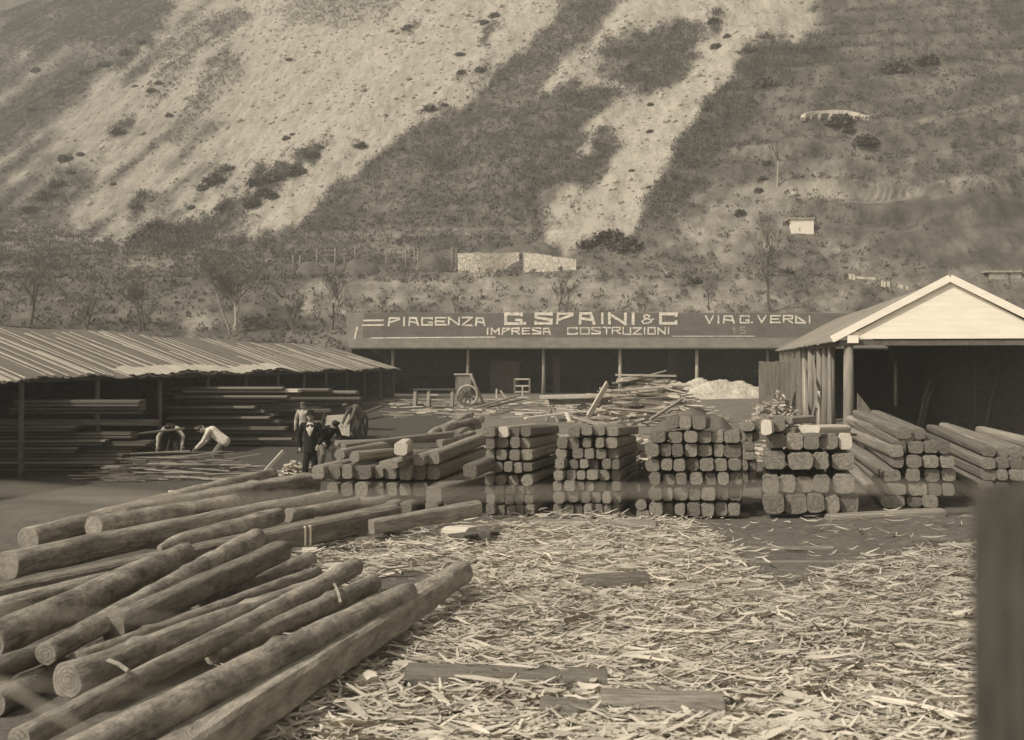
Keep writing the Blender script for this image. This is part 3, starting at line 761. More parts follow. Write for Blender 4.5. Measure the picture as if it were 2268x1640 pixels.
o = mb.build("ruined_wall", stonem); tag(o, "ruined curved stone wall round a dark hollow high on the flank", "ruin")
def laundry():
    Y = 84.0; mb = MB()
    mb.tube([P(1880, 606, Y), P(1930, 618, Y), P(2015, 634, Y)], .02, 5)
    r = mb.build("laundry_line", M['post']); tag(r, "drooping laundry line with pale cloths above the gabled shed", "laundry line")
    for k, (px, w_, h_) in enumerate(((1886, 14, 12), (1915, 46, 5), (1957, 10, 14), (1968, 6, 12), (1995, 14, 9), (2008, 8, 10))):
        t = (px - 1880) / 135; top = 606 + 28 * t
        m2 = MB(); a = P(px - w_ / 2, top - 1, Y); b = P(px + w_ / 2, top + 2, Y)
        hh = h_ * Y / F; v = []
        for i in range(6):
            q = a.lerp(b, i / 5); dy = .06 * math.sin(i * 2.1 + k); v += [q + Vector((0, -.03, 0)), q + Vector((0, dy - .03, -hh)), q + Vector((0, .03, 0)), q + Vector((0, dy + .03, -hh))]
        f = []
        for i in range(5): f += [(i * 4, i * 4 + 1, i * 4 + 5, i * 4 + 4), (i * 4 + 2, i * 4 + 6, i * 4 + 7, i * 4 + 3)]
        m2.raw(v, f); o2 = m2.build("hanging_cloth", M['white_cloth'])
        tag(o2, "pale cloth, %s on the laundry line from its upper end" % ORD[k], "cloth", "cloths on the laundry line")
laundry()

# ------------------------------------------------------------------ central shed with the painted roof
def roof_mat(name, lo, hi, sx, seam=.7):
    m, n, l, b = new_mat(name, .8)
    tc = n.new("ShaderNodeTexCoord")
    br = n.new("ShaderNodeTexBrick"); br.offset = 0.35
    br.inputs["Scale"].default_value = 1; br.inputs["Mortar Size"].default_value = .018; br.inputs["Mortar Smooth"].default_value = .5
    br.inputs["Brick Width"].default_value = sx; br.inputs["Row Height"].default_value = 6.0
    br.inputs["Color1"].default_value = (1, 1, 1, 1); br.inputs["Color2"].default_value = (.86, .86, .86, 1); br.inputs["Mortar"].default_value = (seam, seam, seam, 1)
    l.new(tc.outputs["Object"], br.inputs[0])
    t = nz(n, l, tc.outputs["Object"], 1.3, 6, .7, (1, 1, 1)); r = ramp(n, l, t.outputs["Fac"], [(.3, lo), (.7, hi)])
    x = mul(n, l, r.outputs[0], br.outputs[0]); l.new(x.outputs[2], b.inputs["Base Color"]); return m

def ray_plane(px, py, p0, nrm):
    d = Vector(((px - CX) / F, 1, -(py - HY) / F)); o_ = Vector((0, 0, CH))
    return o_ + d * ((p0 - o_).dot(nrm) / d.dot(nrm))

def central_shed():
    YE, YR, YB = 66.0, 71.0, 76.0
    r = empty("lettered_shed", (PX(1270, YE), YE, .9)); tag(r, "long open shed with white company lettering painted on its dark roof", "shed")
    inv = -Vector(r.location)
    xl, xr = PX(772, YE), PX(1990, YE)
    zE, zR = PZ(770, YE), PZ(693, YR)
    xl2, xr2 = PX(782, YR), PX(1990, YR)
    A = Vector((xl, YE, zE)); nrm = Vector((0, YR - YE, zR - zE)).cross(Vector((1, 0, 0))); nrm = -nrm if nrm.z < 0 else nrm; nrm.normalize()
    def slab(pts, th, name, mat, parent, lift=0.):
        mb = MB(); top = [p + nrm * lift + inv for p in pts]; bot = [p - Vector((0, 0, th)) + inv for p in pts]
        n = len(pts); v = top + bot; f = [tuple(range(n)), tuple(range(n, 2 * n))[::-1]] + [(i, i + n, (i + 1) % n + n, (i + 1) % n) for i in range(n)]
        mb.raw(v, f); return mb.build(name, mat, parent)
    roof = slab([Vector((xl, YE, zE)), Vector((xr, YE, zE)), Vector((xr2, YR, zR)), Vector((xl2 - .5, YR, zR))], .08, "roof", roof_mat("grey_roof_sheet", .13, .21, .72), r)
    slab([Vector((xl, YB, zE)), Vector((xr, YB, zE)), Vector((xr, YR + .01, zR)), Vector((xl, YR + .01, zR))], .08, "rear_roof", roof_mat("rear_roof_sheet", .16, .24, .72), r)
    # dark painted panel carrying the words
    pts = [ray_plane(a, b, A, nrm) for a, b in ((803, 748), (1990, 748), (1990, 694.5), (806, 694.5))]
    slab(pts, .0 + .02, "painted_panel", roof_mat("dark_roof_paint", .085, .125, .72, .8), r, .012)
    def quad_line(mb, a, b, th, lift):
        (x0, y0), (x1, y1) = a, b; dx, dy = x1 - x0, y1 - y0; L = math.hypot(dx, dy) or 1; dx /= L; dy /= L; h = th / 2
        c = [(x0 - dx * h - dy * h, y0 - dy * h + dx * h), (x1 + dx * h - dy * h, y1 + dy * h + dx * h), (x1 + dx * h + dy * h, y1 + dy * h - dx * h), (x0 - dx * h + dy * h, y0 - dy * h - dx * h)]
        mb.raw([ray_plane(q[0], q[1], A, nrm) + nrm * lift + inv for q in c], [(0, 1, 2, 3)])
    GL = {'A': [[(0, 1), (.08, 0), (.78, 0), (1, 1)], [(.05, .5), (.9, .68)]], 'I': [[(.5, 0), (.5, 1)]], 'N': [[(0, 1), (0, 0), (1, 1), (1, 0)]],
          'C': [[(1, .17), (1, 0), (0, 0), (0, 1), (1, 1), (1, .83)]], 'G': [[(1, .10), (1, 0), (0, 0), (0, 1), (1, 1), (1, .64), (.66, .64)]],
          'S': [[(1, .10), (1, 0), (0, 0), (0, .34), (1, .66), (1, 1), (0, 1), (0, .90)]], 'P': [[(0, 1), (.08, 0), (1, 0), (1, .16), (.06, .66)]],
          'E': [[(1, 0), (0, 0), (0, 1), (1, 1)], [(0, .5), (.8, .5)]], 'Z': [[(0, 0), (1, 0), (0, 1), (1, 1)]], 'V': [[(0, 0), (.5, 1), (1, 0)]],
          'R': [[(0, 1), (0, 0), (1, 0), (1, .42), (0, .55)], [(.45, .5), (1, 1)]], 'D': [[(0, 0), (1, .85), (1, 1), (0, 1), (0, 0)]],
          'M': [[(0, 1), (0, 0), (.5, .62), (1, 0), (1, 1)]], 'T': [[(0, 0), (1, 0)], [(.5, 0), (.5, 1)]], 'O': [[(0, 0), (1, 0), (1, 1), (0, 1), (0, 0)]],
          'U': [[(0, 0), (0, 1), (1, 1), (1, 0)]], '1': [[(.1, .22), (.6, 0), (.6, 1)]], '5': [[(1, 0), (0, 0), (0, .42), (1, .56), (1, 1), (0, 1)]],
          '.': [[(0, .99), (.6, .99)]],
          '&': [[(.55, .5), (.22, .34), (.2, .1), (.45, 0), (.68, .12), (.62, .36), (.3, .52), (0, .75), (.15, 1), (.55, 1), (.85, .78), (.8, .6), (.55, .5)], [(.8, .6), (1, .55)]]}
    def words(name, letters, y0, y1, th, mat):
        mb = MB(); cnt = 0
        for ch, x0, x1 in letters:
            h = th / 2
            for pl in GL[ch]:
                q = [(x0 + h + (x1 - x0 - th) * a, y0 + h + (y1 - y0 - th) * b) for a, b in pl]
                q = [(a + R.uniform(-.35, .35), b + R.uniform(-.35, .35)) for a, b in q]
                for a, b in zip(q, q[1:]): quad_line(mb, a, b, th * R.uniform(.86, 1.1), .02 + .0016 * (cnt % 24)); cnt += 1
        return mb.build(name, mat, r)
    words("painted_letters", [('G', 1117, 1158), ('.', 1159, 1166), ('S', 1184, 1224), ('P', 1231, 1270), ('A', 1281, 1318.5), ('I', 1328.5, 1339.6), ('N', 1346.6, 1388), ('I', 1397, 1408), ('C', 1460, 1500.5)], 693.5, 721, 6.0, M['letter'])
    words("painted_letters", [('&', 1420, 1448)], 697, 719, 3.0, M['letter'])
    words("painted_letters", [('P', 859, 886), ('I', 891, 899), ('A', 904, 928), ('G', 933, 959), ('E', 963, 990), ('N', 992, 1019), ('Z', 1023, 1047), ('A', 1052, 1075.5)], 703.8, 723.5, 3.9, M['letter'])
    words("painted_letters", [('I', 1077, 1082.5), ('M', 1087, 1106.6), ('P', 1111, 1129.5), ('R', 1132.6, 1151.5), ('E', 1155.5, 1175), ('S', 1178.5, 1199), ('A', 1202, 1220)], 727, 743, 3.3, M['letter'])
    words("painted_letters", [('C', 1256, 1280), ('O', 1284, 1306), ('S', 1309.5, 1330.5), ('T', 1334.5, 1352.7), ('R', 1354.7, 1374.8), ('U', 1379, 1398), ('Z', 1401, 1422), ('I', 1425.5, 1430), ('O', 1434, 1452), ('N', 1456, 1474.5), ('I', 1478, 1483.5)], 726, 742.7, 3.0, M['letter'])
    words("painted_letters", [('V', 1561, 1581.5), ('I', 1587.5, 1595.5), ('A', 1600.7, 1627.3), ('G', 1638, 1660.6), ('.', 1663, 1667.5), ('V', 1677, 1698), ('E', 1705.5, 1729.6), ('R', 1734, 1756.3), ('D', 1761, 1784.6), ('I', 1789, 1797)], 699.6, 718, 3.4, M['letter'])
    words("faded_number", [('1', 1622, 1630.6), ('5', 1639, 1652)], 724.6, 741, 3.0, M['faint'])
    mb = MB()
    for k, (a, b, th) in enumerate((((806, 711), (849, 710.5), 3.6), ((803, 721.5), (849, 721), 3.4), ((822, 750), (1096, 748), 2.6), ((1491, 746), (1672, 746), 1.6), ((791, 727), (786, 750), 4.5))):
        quad_line(mb, a, b, th, .022 + .002 * k)
    mb.build("painted_stripes", M['letter'], r)
    # posts, beam, back wall
    zg = lambda x, y: tz(x, y)
    for k, (px, mk) in enumerate(((870, 'post'), (1037, 'post'), (1203, 'post'), (1373, 'post'), (1543, 'post'), (1700, 'post'))):
        Y = YE + .7; x = PX(px, Y); mb = MB()
        mb.tube([(x, Y, zg(x, Y) - .3), (x + R.uniform(-.04, .04), Y, (zE + zg(x, Y)) / 2), (x, Y, zE + .2)], [.12, .105, .095], 10)
        for i in range(len(mb.v)): mb.v[i] = tuple(Vector(mb.v[i]) + inv)
        mb.build("post", M['pale'] if k in (3, 4) else M['post'], r)
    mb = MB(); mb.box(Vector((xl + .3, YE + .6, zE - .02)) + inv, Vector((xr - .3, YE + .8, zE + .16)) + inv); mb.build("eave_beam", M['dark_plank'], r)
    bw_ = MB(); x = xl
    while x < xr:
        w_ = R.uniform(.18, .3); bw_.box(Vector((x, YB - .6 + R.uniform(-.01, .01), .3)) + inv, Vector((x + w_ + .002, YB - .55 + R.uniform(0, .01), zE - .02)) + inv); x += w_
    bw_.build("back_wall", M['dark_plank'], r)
    for xx, nm in ((xl + .1, 0), (xr - .2, 1)):
        mb = MB(); mb.raw([Vector(p) + inv for p in ((xx, YE + .4, .6), (xx, YB - .4, .6), (xx, YB - .4, zE - .1), (xx, YR, zR - .12), (xx, YE + .4, zE - .1),
                                                     (xx + .05, YE + .4, .6), (xx + .05, YB - .4, .6), (xx + .05, YB - .4, zE - .1), (xx + .05, YR, zR - .12), (xx + .05, YE + .4, zE - .1))],
                         [(0, 1, 2, 3, 4), (9, 8, 7, 6, 5), (0, 5, 6, 1), (1, 6, 7, 2), (2, 7, 8, 3), (3, 8, 9, 4), (4, 9, 5, 0)])
        mb.build("end_wall", M['dark_plank'], r)
    # a few paler partition boards seen inside
    for a, b, t_ in ((1085, 1150, 800), (1225, 1240, 790), (1480, 1500, 780)):
        mb = MB(); mb.box(Vector((PX(a, 70), 70, .9)) + inv, Vector((PX(b, 70), 70.06, PZ(t_, 70))) + inv); mb.build("partition", M['dark_plank_end'], r)
    return YE
central_shed()

# ------------------------------------------------------------------ long plank-roofed shed
def left_shed():
    # eave line X = -16.89 + .17 Y
    ex = lambda Y: -16.89 + .17 * Y
    Y0, Y1 = 20.0, 62.0; w = 4.0; zE = 2.54
    zr = lambda Y: 4.03 - .010 * (Y - 33)
    r = empty("plank_roofed_shed", (ex(Y0), Y0, 0)); tag(r, "long low open shed with a striped plank roof full of stacked boards", "shed")
    inv = -Vector(r.location); nx = Vector((.986, -.168, 0))
    def pt(Y, s):  # s 0 eave .. 1 ridge
        p = Vector((ex(Y), Y, zE + .05 * math.sin(Y * .9) + .03 * math.sin(Y * 2.3))); q = Vector((ex(Y), Y, 0)) - nx * w; q.z = zr(Y) + .04 * math.sin(Y * .7)
        return p.lerp(q, s)
    rg = random.Random(4)
    def sheet(name, Ya, Yb, s0, s1, mat, lift, ragged, wd=.21, th=.03, prob=1.0, gap=.0, one=.0):
        mb = MB(); Y = Ya
        while Y < Yb:
            d = wd * rg.uniform(.75, 1.2); Yn = min(Y + d, Yb)
            if rg.random() < prob:
                a0 = s0 - rg.uniform(0, ragged); a1 = s1 - rg.uniform(0, one)
                l_ = lift + rg.uniform(0, .012)
                c = [pt(Y + gap, a0), pt(Yn - gap, a0), pt(Yn - gap, a1), pt(Y + gap, a1)]
                v = [q + Vector((0, 0, l_)) + inv for q in c] + [q + Vector((0, 0, l_ - th)) + inv for q in c]
                mb.raw(v, [(0, 1, 2, 3), (7, 6, 5, 4), (0, 4, 5, 1), (1, 5, 6, 2), (2, 6, 7, 3), (3, 7, 4, 0)])
            Y = Yn
        return mb.build(name, mat, r)
    sheet("roof", Y0, Y1, 0, 1, simple("roof_plank_grey", .14, .22, 1.2, (1, 3, 1), .0, .3, 4), 0, .03)
    M['batten'] = simple("roof_batten_pale", .34, .56, 1.5, None, 0, .2, 4)
    sheet("roof_battens", Y0, Y1 - .2, .0, .99, M['batten'], .035, .02, .62, .02, .8, .25, .6)
    sheet("roof_battens", Y0, Y1 - .2, .0, .98, M['batten'], .030, .02, .47, .02, .3, .19, .1)
    sheet("new_roof_boards", 32.5, 46, .0, .15, simple("new_board", .42, .58, 2, None, 0, .2, 5), .075, .03, .3, .015, 1, .008, .05)
    # rear slope
    mb = MB(); a, b = pt(Y0, 1), pt(Y1, 1); c = b - nx * 4 + Vector((0, 0, -1.5)); d = a - nx * 4 + Vector((0, 0, -1.5))
    v = [q + inv - Vector((0, 0, .02)) for q in (a, b, c, d)] + [q + inv - Vector((0, 0, .07)) for q in (a, b, c, d)]
    mb.raw(v, [(0, 1, 2, 3), (7, 6, 5, 4), (0, 4, 5, 1), (1, 5, 6, 2), (2, 6, 7, 3), (3, 7, 4, 0)]); mb.build("rear_roof", M['grey_board'], r)
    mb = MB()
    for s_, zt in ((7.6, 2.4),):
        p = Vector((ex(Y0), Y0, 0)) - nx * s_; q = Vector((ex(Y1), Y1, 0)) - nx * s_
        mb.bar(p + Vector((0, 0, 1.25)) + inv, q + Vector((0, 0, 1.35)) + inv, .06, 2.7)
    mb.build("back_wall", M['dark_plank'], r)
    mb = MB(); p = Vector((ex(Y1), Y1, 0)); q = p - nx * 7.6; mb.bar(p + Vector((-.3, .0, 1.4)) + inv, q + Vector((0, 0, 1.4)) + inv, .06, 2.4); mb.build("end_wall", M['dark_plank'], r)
    for Y in (27.8, 31.3, 34.9, 38.3, 41.6, 44.7, 47.7, 50.5, 53.4, 56.2, 59.0, 61.5, 24.2):
        mb = MB(); x = ex(Y) - .25; g_ = tz(x, Y)
        mb.tube([Vector((x, Y, g_ - .3)) + inv, Vector((x + R.uniform(-.05, .05), Y, 1.3)) + inv, Vector((x, Y, zE + .02)) + inv], [.085, .075, .07], 8)
        mb.build("post", M['dark_plank_end'], r)
    for Y in (27.8, 34.9, 41.6, 47.7, 53.4, 59.0):
        mb = MB(); a = pt(Y, .02) - Vector((0, 0, .12)); b = pt(Y, .98) - Vector((0, 0, .14))
        mb.bar(a + inv, b + inv, .1, .14); mb.build("rafter", M['dark_plank'], r)
    mb = MB(); mb.bar(pt(Y0, .05) - Vector((0, 0, .12)) + inv, pt(Y1, .05) - Vector((0, 0, .12)) + inv, .1, .12); mb.build("eave_beam", M['dark_plank'], r)
left_shed()

# ------------------------------------------------------------------ gabled shed
def right_shed():
    ax = Vector((.186, .9825, 0)); sx = Vector((.9825, -.186, 0))     # along the ridge, across
    Y0 = 32.0; L = 31.5
    A = P(1857, 747, Y0)                      # front eave corner
    zE = A.z; hw = 3.02; zR = zE + 1.62
    org = Vector((A.x, A.y, 0)); r = empty("gabled_shed", org); tag(r, "open shed with a bright white boarded gable facing the yard", "shed")
    W_ = lambda s, t, z: sx * s + ax * t + Vector((0, 0, z))
    ribm = simple("roof_sheet_grey", .20, .34, .8, (1, 1, 1), 0, .2, 4)
    def sheet(s0, z0, s1, z1, name, flip):
        mb = MB(); t = -.25; rg = random.Random(9)
        while t < L:
            d = rg.uniform(.28, .5); tn = min(L, t + d); lf = rg.uniform(0, .02); rag = rg.uniform(-.05, .12) if t > 2 else 0
            e0 = s0 - rag if not flip else s0 + rag
            v = [W_(e0, t, z0 + lf - rag * .5), W_(e0, tn - .01, z0 + lf - rag * .5), W_(s1, tn - .01, z1 + lf), W_(s1, t, z1 + lf)]
            v += [q - Vector((0, 0, .04)) for q in v]
            mb.raw(v, [(3, 2, 1, 0), (4, 5, 6, 7), (0, 1, 5, 4), (1, 2, 6, 5), (2, 3, 7, 6), (3, 0, 4, 7)])
            t = tn
        return mb.build(name, ribm, r)
    sheet(-.25, zE - .12, hw, zR, "roof", False); sheet(2 * hw + .25, zE - .12, hw + .005, zR, "far_roof", True)
    mb = MB()
    mb.bar(W_(-.22, -.31, zE - .07), W_(hw, -.31, zR + .04), .05, .2); mb.bar(W_(hw, -.312, zR + .04), W_(2 * hw + .25, -.312, zE - .07), .05, .2)
    mb.build("barge_board", M['white_paint'], r)
    mb = MB(); n = 9; H = zR - zE + .0
    for i in range(n):   # horizontal weatherboards of the gable
        z0 = zE - .06 + H * i / n * .98; z1 = zE - .06 + H * (i + 1) / n * .98 - .0015
        f0 = (z0 - zE + .06) / H; f1 = (z1 - zE + .06) / H
        a0, b0, a1, b1 = .12 + (hw - .12) * f0, 2 * hw - .12 - (hw - .12) * f0, .12 + (hw - .12) * f1, 2 * hw - .12 - (hw - .12) * f1
        o_ = .0 + .0012 * (i % 2)
        v = [W_(a0, -.22 - o_, z0), W_(b0, -.22 - o_, z0), W_(b1, -.219 - o_, z1), W_(a1, -.219 - o_, z1)]; v += [q + ax * .03 for q in v]
        mb.raw(v, [(0, 1, 2, 3), (7, 6, 5, 4), (0, 4, 5, 1), (1, 5, 6, 2), (2, 6, 7, 3), (3, 7, 4, 0)])
    mb.build("gable_wall", M['white_paint'], r)
    mb = MB(); mb.box((0, 0, 0), (.3, .12, .22)); q = mb.build("bracket", M['white_paint'], r); q.location = W_(.22, -.36, zE - .18); q.rotation_euler = (0, 0, -.186)
    mb = MB(); mb.bar(W_(0, -.1, zE - .17), W_(2 * hw, -.1, zE - .17), .14, .16); mb.build("tie_beam", M['dark_plank'], r)
    mb = MB(); mb.bar(W_(.02, -.1, zE - .20), W_(.02, L, zE - .20), .14, .16); mb.build("eave_beam", M['dark_plank'], r)
    def post(s, t, rad, mk, top=None, lean=0, bot=None, z1=None):
        w_ = org + W_(s, t, 0); g_ = tz(w_.x, w_.y)
        mb = MB(); mb.tube([W_(s, t, g_ - .2), W_(s, t + lean * .5, (g_ + zE) / 2), W_(s, t + lean, (z1 if z1 else zE - .15))], [rad * 1.1, rad, rad * .92], 9)
        return mb.build("post", M[mk], r)
    # the long side seen at an angle: posts along the eave
    post(.28, 0, .15, 'post'); post(.10, 3.1, .13, 'post'); post(.06, 4.6, .12, 'grey_board'); post(.1, 7.2, .13, 'post'); post(.06, 10.4, .15, 'post'); post(.1, 14.0, .15, 'post'); post(.1, 18.0, .15, 'post')
    post(.0, 2.0, .05, 'post', lean=.6); post(.12, 5.7, .07, 'grey_board'); post(.05, 8.7, .06, 'post', lean=-.4); post(-.02, 12.2, .08, 'pale', z1=2.6); post(.0, 6.3, .06, 'pale', z1=1.9); post(.1, 30.5, .14, 'grey_board'); post(2 * hw - .3, 0, .14, 'post'); post(2 * hw, 10, .14, 'post'); post(2 * hw, 20, .14, 'post'); post(2 * hw, 30, .14, 'post')
    # boarding on the rear half of that side, boards of uneven width and foot
    mb = MB(); t = 14.6; rg = random.Random(3)
    while t < 30.8:
        w_ = rg.uniform(.18, .34); o_ = rg.uniform(-.02, .02)
        a = org + W_(-.05, t, 0); g_ = tz(a.x, a.y)
        v = [W_(-.05 + o_, t, g_), W_(-.05 + o_, t + w_, g_), W_(-.05 + o_, t + w_, zE - .12 - rg.uniform(0, .1)), W_(-.05 + o_, t, zE - .12)]; v += [q + sx * .03 for q in v]
        mb.raw(v, [(3, 2, 1, 0), (4, 5, 6, 7), (0, 1, 5, 4), (1, 2, 6, 5), (2, 3, 7, 6), (3, 0, 4, 7)]); t += w_ + rg.choice([.0, .01, .05])
    mb.build("side_boarding", M['grey_board'], r)
    for (t0, z0, t1, z1) in ((12.6, 2.9, 9.2, .45), (8.5, 3.1, 5.4, 1.3), (16.4, 2.0, 19.5, .4), (6.9, 1.7, 7.9, .5)):
        a = org + W_(0, t1, 0); mb = MB(); mb.bar(W_(-.02, t0, z0), W_(-.16, t1, max(z1, tz(a.x, a.y) + .02)), .07, .15); mb.build("side_brace", M['post'], r)
    mb = MB()   # pieces of half-height slanting boards between the posts
    for i in range(9):
        zt = 2.55 - .16 * i; t0 = 8.8 - .33 * i; mb.bar(W_(.14, t0, .5), W_(.14, t0, zt), .03, .3, up=ax)
    mb.build("half_boarding", M['grey_board'], r)
    mb = MB(); mb.bar(W_(2 * hw - .1, 0.5, 1.4), W_(2 * hw - .1, L, 1.6), .05, 4.2); mb.build("far_wall", M['dark_plank'], r)
    mb = MB(); mb.bar(W_(0.2, L - .1, 1.7), W_(2 * hw, L - .1, 1.7), .05, 3.6); mb.build("rear_wall", M['dark_plank'], r)
    return r, org, W_
RS, ORG, RW = right_shed()
# things inside the gabled shed
def thing_in(name, label, cat, build, mat):
    mb = MB(); build(mb); o = mb.build(name, mat); tag(o, label, cat); return o
def trap(mb):
    a = [P(2088, 952, 34), P(2160, 952, 34), P(2132, 905, 34), P(2092, 876, 34)]
    v = a + [q + Vector((0, .05, 0)) for q in a]; mb.raw(v, [(0, 1, 2, 3), (7, 6, 5, 4), (0, 4, 5, 1), (1, 5, 6, 2), (2, 6, 7, 3), (3, 7, 4, 0)])
thing_in("slanted_board", "grey slant-topped board panel standing just inside the gabled shed", "panel", lambda m: [m.raw(*(lambda v: (v, [(0, 1, 2, 3), (7, 6, 5, 4), (0, 4, 5, 1), (1, 5, 6, 2), (2, 6, 7, 3), (3, 7, 4, 0)]))([P(1898, 958, 33.2), P(1956, 958, 33.2), P(1926, 905, 33.4), P(1900, 872, 33.4)] + [q + Vector((0, .05, 0)) for q in (P(1898, 958, 33.2), P(1956, 958, 33.2), P(1926, 905, 33.4), P(1900, 872, 33.4))]))], M['grey_board'])
def poles_in():
    for k, (x0, y0, x1, y1, Y, lb) in enumerate(((2032, 925, 2062, 840, 36, "grey pole leaning inside the gabled shed near its middle"), (2040, 915, 2075, 850, 37, "thinner pole crossing behind the leaning pole in the gabled shed"), (2180, 935, 2212, 842, 35, "grey pole leaning deep in the right part of the gabled shed"), (1985, 860, 1984, 800, 39, "upright grey pole in the dark of the gabled shed"))):
        mb = MB(); mb.tube([P(x0, y0 + 40, Y), P((x0 + x1) / 2, (y0 + y1) / 2, Y + .1), P(x1, y1, Y + .2)], [.07, .065, .05], 8)
        o = mb.build("leaning_pole", M['dark_plank_end' if k < 3 else 'post']); tag(o, lb, "pole")
poles_in()
def barrow():
    Y = 35.5; r = empty("wheelbarrow", P(1978, 948, Y)); r.location.z = tz(r.location.x, Y); tag(r, "dark wooden wheelbarrow parked under the gabled roof", "wheelbarrow")
    mb = MB(); v = [(-.5, -.3, .42), (.45, -.3, .42), (.45, .3, .42), (-.5, .3, .42), (-.65, -.4, .75), (.6, -.4, .7), (.6, .4, .7), (-.65, .4, .75)]
    mb.raw(v, [(3, 2, 1, 0), (0, 1, 5, 4), (1, 2, 6, 5), (2, 3, 7, 6), (3, 0, 4, 7)]); mb.build("tray", M['dark_plank_end'], r)
    for s in (-.25, .25):
        mb = MB(); mb.tube([(-.95, s * .3, .25), (.9, s * 1.2, .5)], .03, 6); mb.build("handle", M['post'], r)
        mb = MB(); mb.bar((.35, s, 0), (.3, s, .42), .05, .05); mb.build("leg", M['post'], r)
    mb = MB(); mb.tube([(-.95 + .24 * math.cos(a), 0, .25 + .24 * math.sin(a)) for a in [i * math.pi / 8 for i in range(17)]], .03, 6, cap=False); mb.build("wheel", M['metal_dark'], r)
barrow()

# board fence panel and wood heap between the two sheds
def fence_panel():
    Y = 49; mb = MB(); x = PX(1681, Y); xe = PX(1742, Y); zt = PZ(801, Y)
    r = None; n = 0
    while x < xe:
        w_ = R.uniform(.14, .24); g_ = tz(x, Y); mb.box((x, Y + R.uniform(0, .02), g_ - .1), (x + w_ - .012, Y + .045, zt + R.uniform(-.02, .02))); x += w_
    mb.bar((PX(1681, Y), Y + .08, zt - .4), (xe, Y + .08, zt - .4), .06, .1)
    o = mb.build("board_fence", M['grey_board']); tag(o, "short fence of upright grey boards beside the pale sand heap", "fence", kind="thing")
fence_panel()

def stick_heap(name, label, cat, c, rx, ry, h, n, L0, L1, r0, r1, seed, mat='scrap', flat=.25, yawm=0, yaws=.5, kind="stuff"):
    rg = np.random.default_rng(seed); V = []; Fc = []; T = []
    for i in range(n):
        L = rg.uniform(L0, L1); w = rg.uniform(r0, r1); th = w * rg.uniform(.35, 1)
        a, b = rg.uniform(-1, 1), rg.uniform(-1, 1)
        rr = min(1, math.hypot(a, b)); top = h * (1 - rr ** 1.6)
        x, y = c[0] + a * rx, c[1] + b * ry; z = tz(x, y) + rg.uniform(0.02, 1) ** .6 * max(top, .05)
        yaw = yawm + rg.normal(0, yaws); pit = rg.normal(0, flat) * (1 if z > .2 else .3)
        d = Vector((math.cos(yaw) * math.cos(pit), math.sin(yaw) * math.cos(pit), math.sin(pit))); s = Vector((-math.sin(yaw), math.cos(yaw), 0)); u = s.cross(d); 
        p = Vector((x, y, z)); bnd = rg.uniform(-.06, .06) * L; base = len(V)
        for t, o_ in ((-.5, 0), (0, bnd), (.5, 0)):
            q = p + d * (t * L) + s * o_; k = 1 if t == 0 else .8
            for (e, g_) in ((-1, -1), (1, -1), (1, 1), (-1, 1)): V.append(q + s * (e * w / 2 * k) + u * (g_ * th / 2 * k))
        for s_ in (0, 4):
            for k in range(4): Fc.append((base + s_ + k, base + s_ + (k + 1) % 4, base + s_ + 4 + (k + 1) % 4, base + s_ + 4 + k))
        Fc += [(base + 3, base + 2, base + 1, base), (base + 8, base + 9, base + 10, base + 11)]; T += [rg.uniform(0, 1)] * 12
    me = mesh_np(name, [tuple(v) for v in V], Fc, [M[mat]], vattrs={"tone": T}); o = add(name, me); tag(o, label, cat, kind=kind); return o

stick_heap("firewood_heap", "small tangled heap of pale firewood against the board fence", "firewood", (PX(1716, 44), 44), 1.15, .6, 1.55, 320, .25, .6, .05, .1, 5, flat=.45, yaws=1.4)
stick_heap("scrap_wood", "big heap of slabs and offcuts in front of the open shed", "scrap wood", (PX(1430, 46), 46.5), 2.5, 1.4, 2.1, 560, .8, 2.6, .05, .16, 6, flat=.12, yaws=.35)
stick_heap("scrap_wood", "thin spread of scrap sticks beyond the timber stacks", "scrap wood", (PX(1330, 38), 38), 4.5, 3.5, .25, 260, .4, 1.6, .04, .1, 16, flat=.06, yaws=.7)
stick_heap("scrap_wood", "scattered offcuts behind the widest timber stack", "scrap wood", (PX(1580, 36), 36), 3.0, 4.0, .2, 150, .4, 1.4, .04, .1, 17, flat=.06, yaws=.9)
stick_heap("scrap_wood", "scattered sticks on the ground before the open shed", "scrap wood", (PX(1110, 52), 53), 6.0, 5.0, .15, 200, .4, 1.8, .04, .11, 18, flat=.05, yaws=.6)
stick_heap("brush_pile", "dark pile of long thin rods in front of the stooping workers", "rods", (PX(395, 28), 28), 1.3, .9, .62, 260, 1.4, 3.0, .02, .05, 7, 'rod' if 'rod' in M else 'leaf', .07, .06, .22)
M['rod'] = attr_mat("dark_rod", .05, .34)
bpy.data.objects["brush_pile"].data.materials[0] = M['rod']
stick_heap("chip_heap", "small pale heap of chips behind the suited man's legs", "chips", (PX(658, 27.5), 27.5), .62, .5, .5, 320, .08, .28, .03, .08, 8, 'chip', .3, 0, 1.5)

mound("sand_heap", (PX(1572, 62), 61.8), 5.4, 2.4, .98, M['sand'], "long bright heap of pale sand under the lettered roof", "sand heap", 5, 60, rough=.30, fine=.12)
mound("earth_heap", (PX(1530, 44), 43.5), 1.7, 1.3, .8, M['earth_wall'], "grey earth and bark heap behind the top of the widest stack", "earth heap", 15, 24, rough=.4, fine=.08)

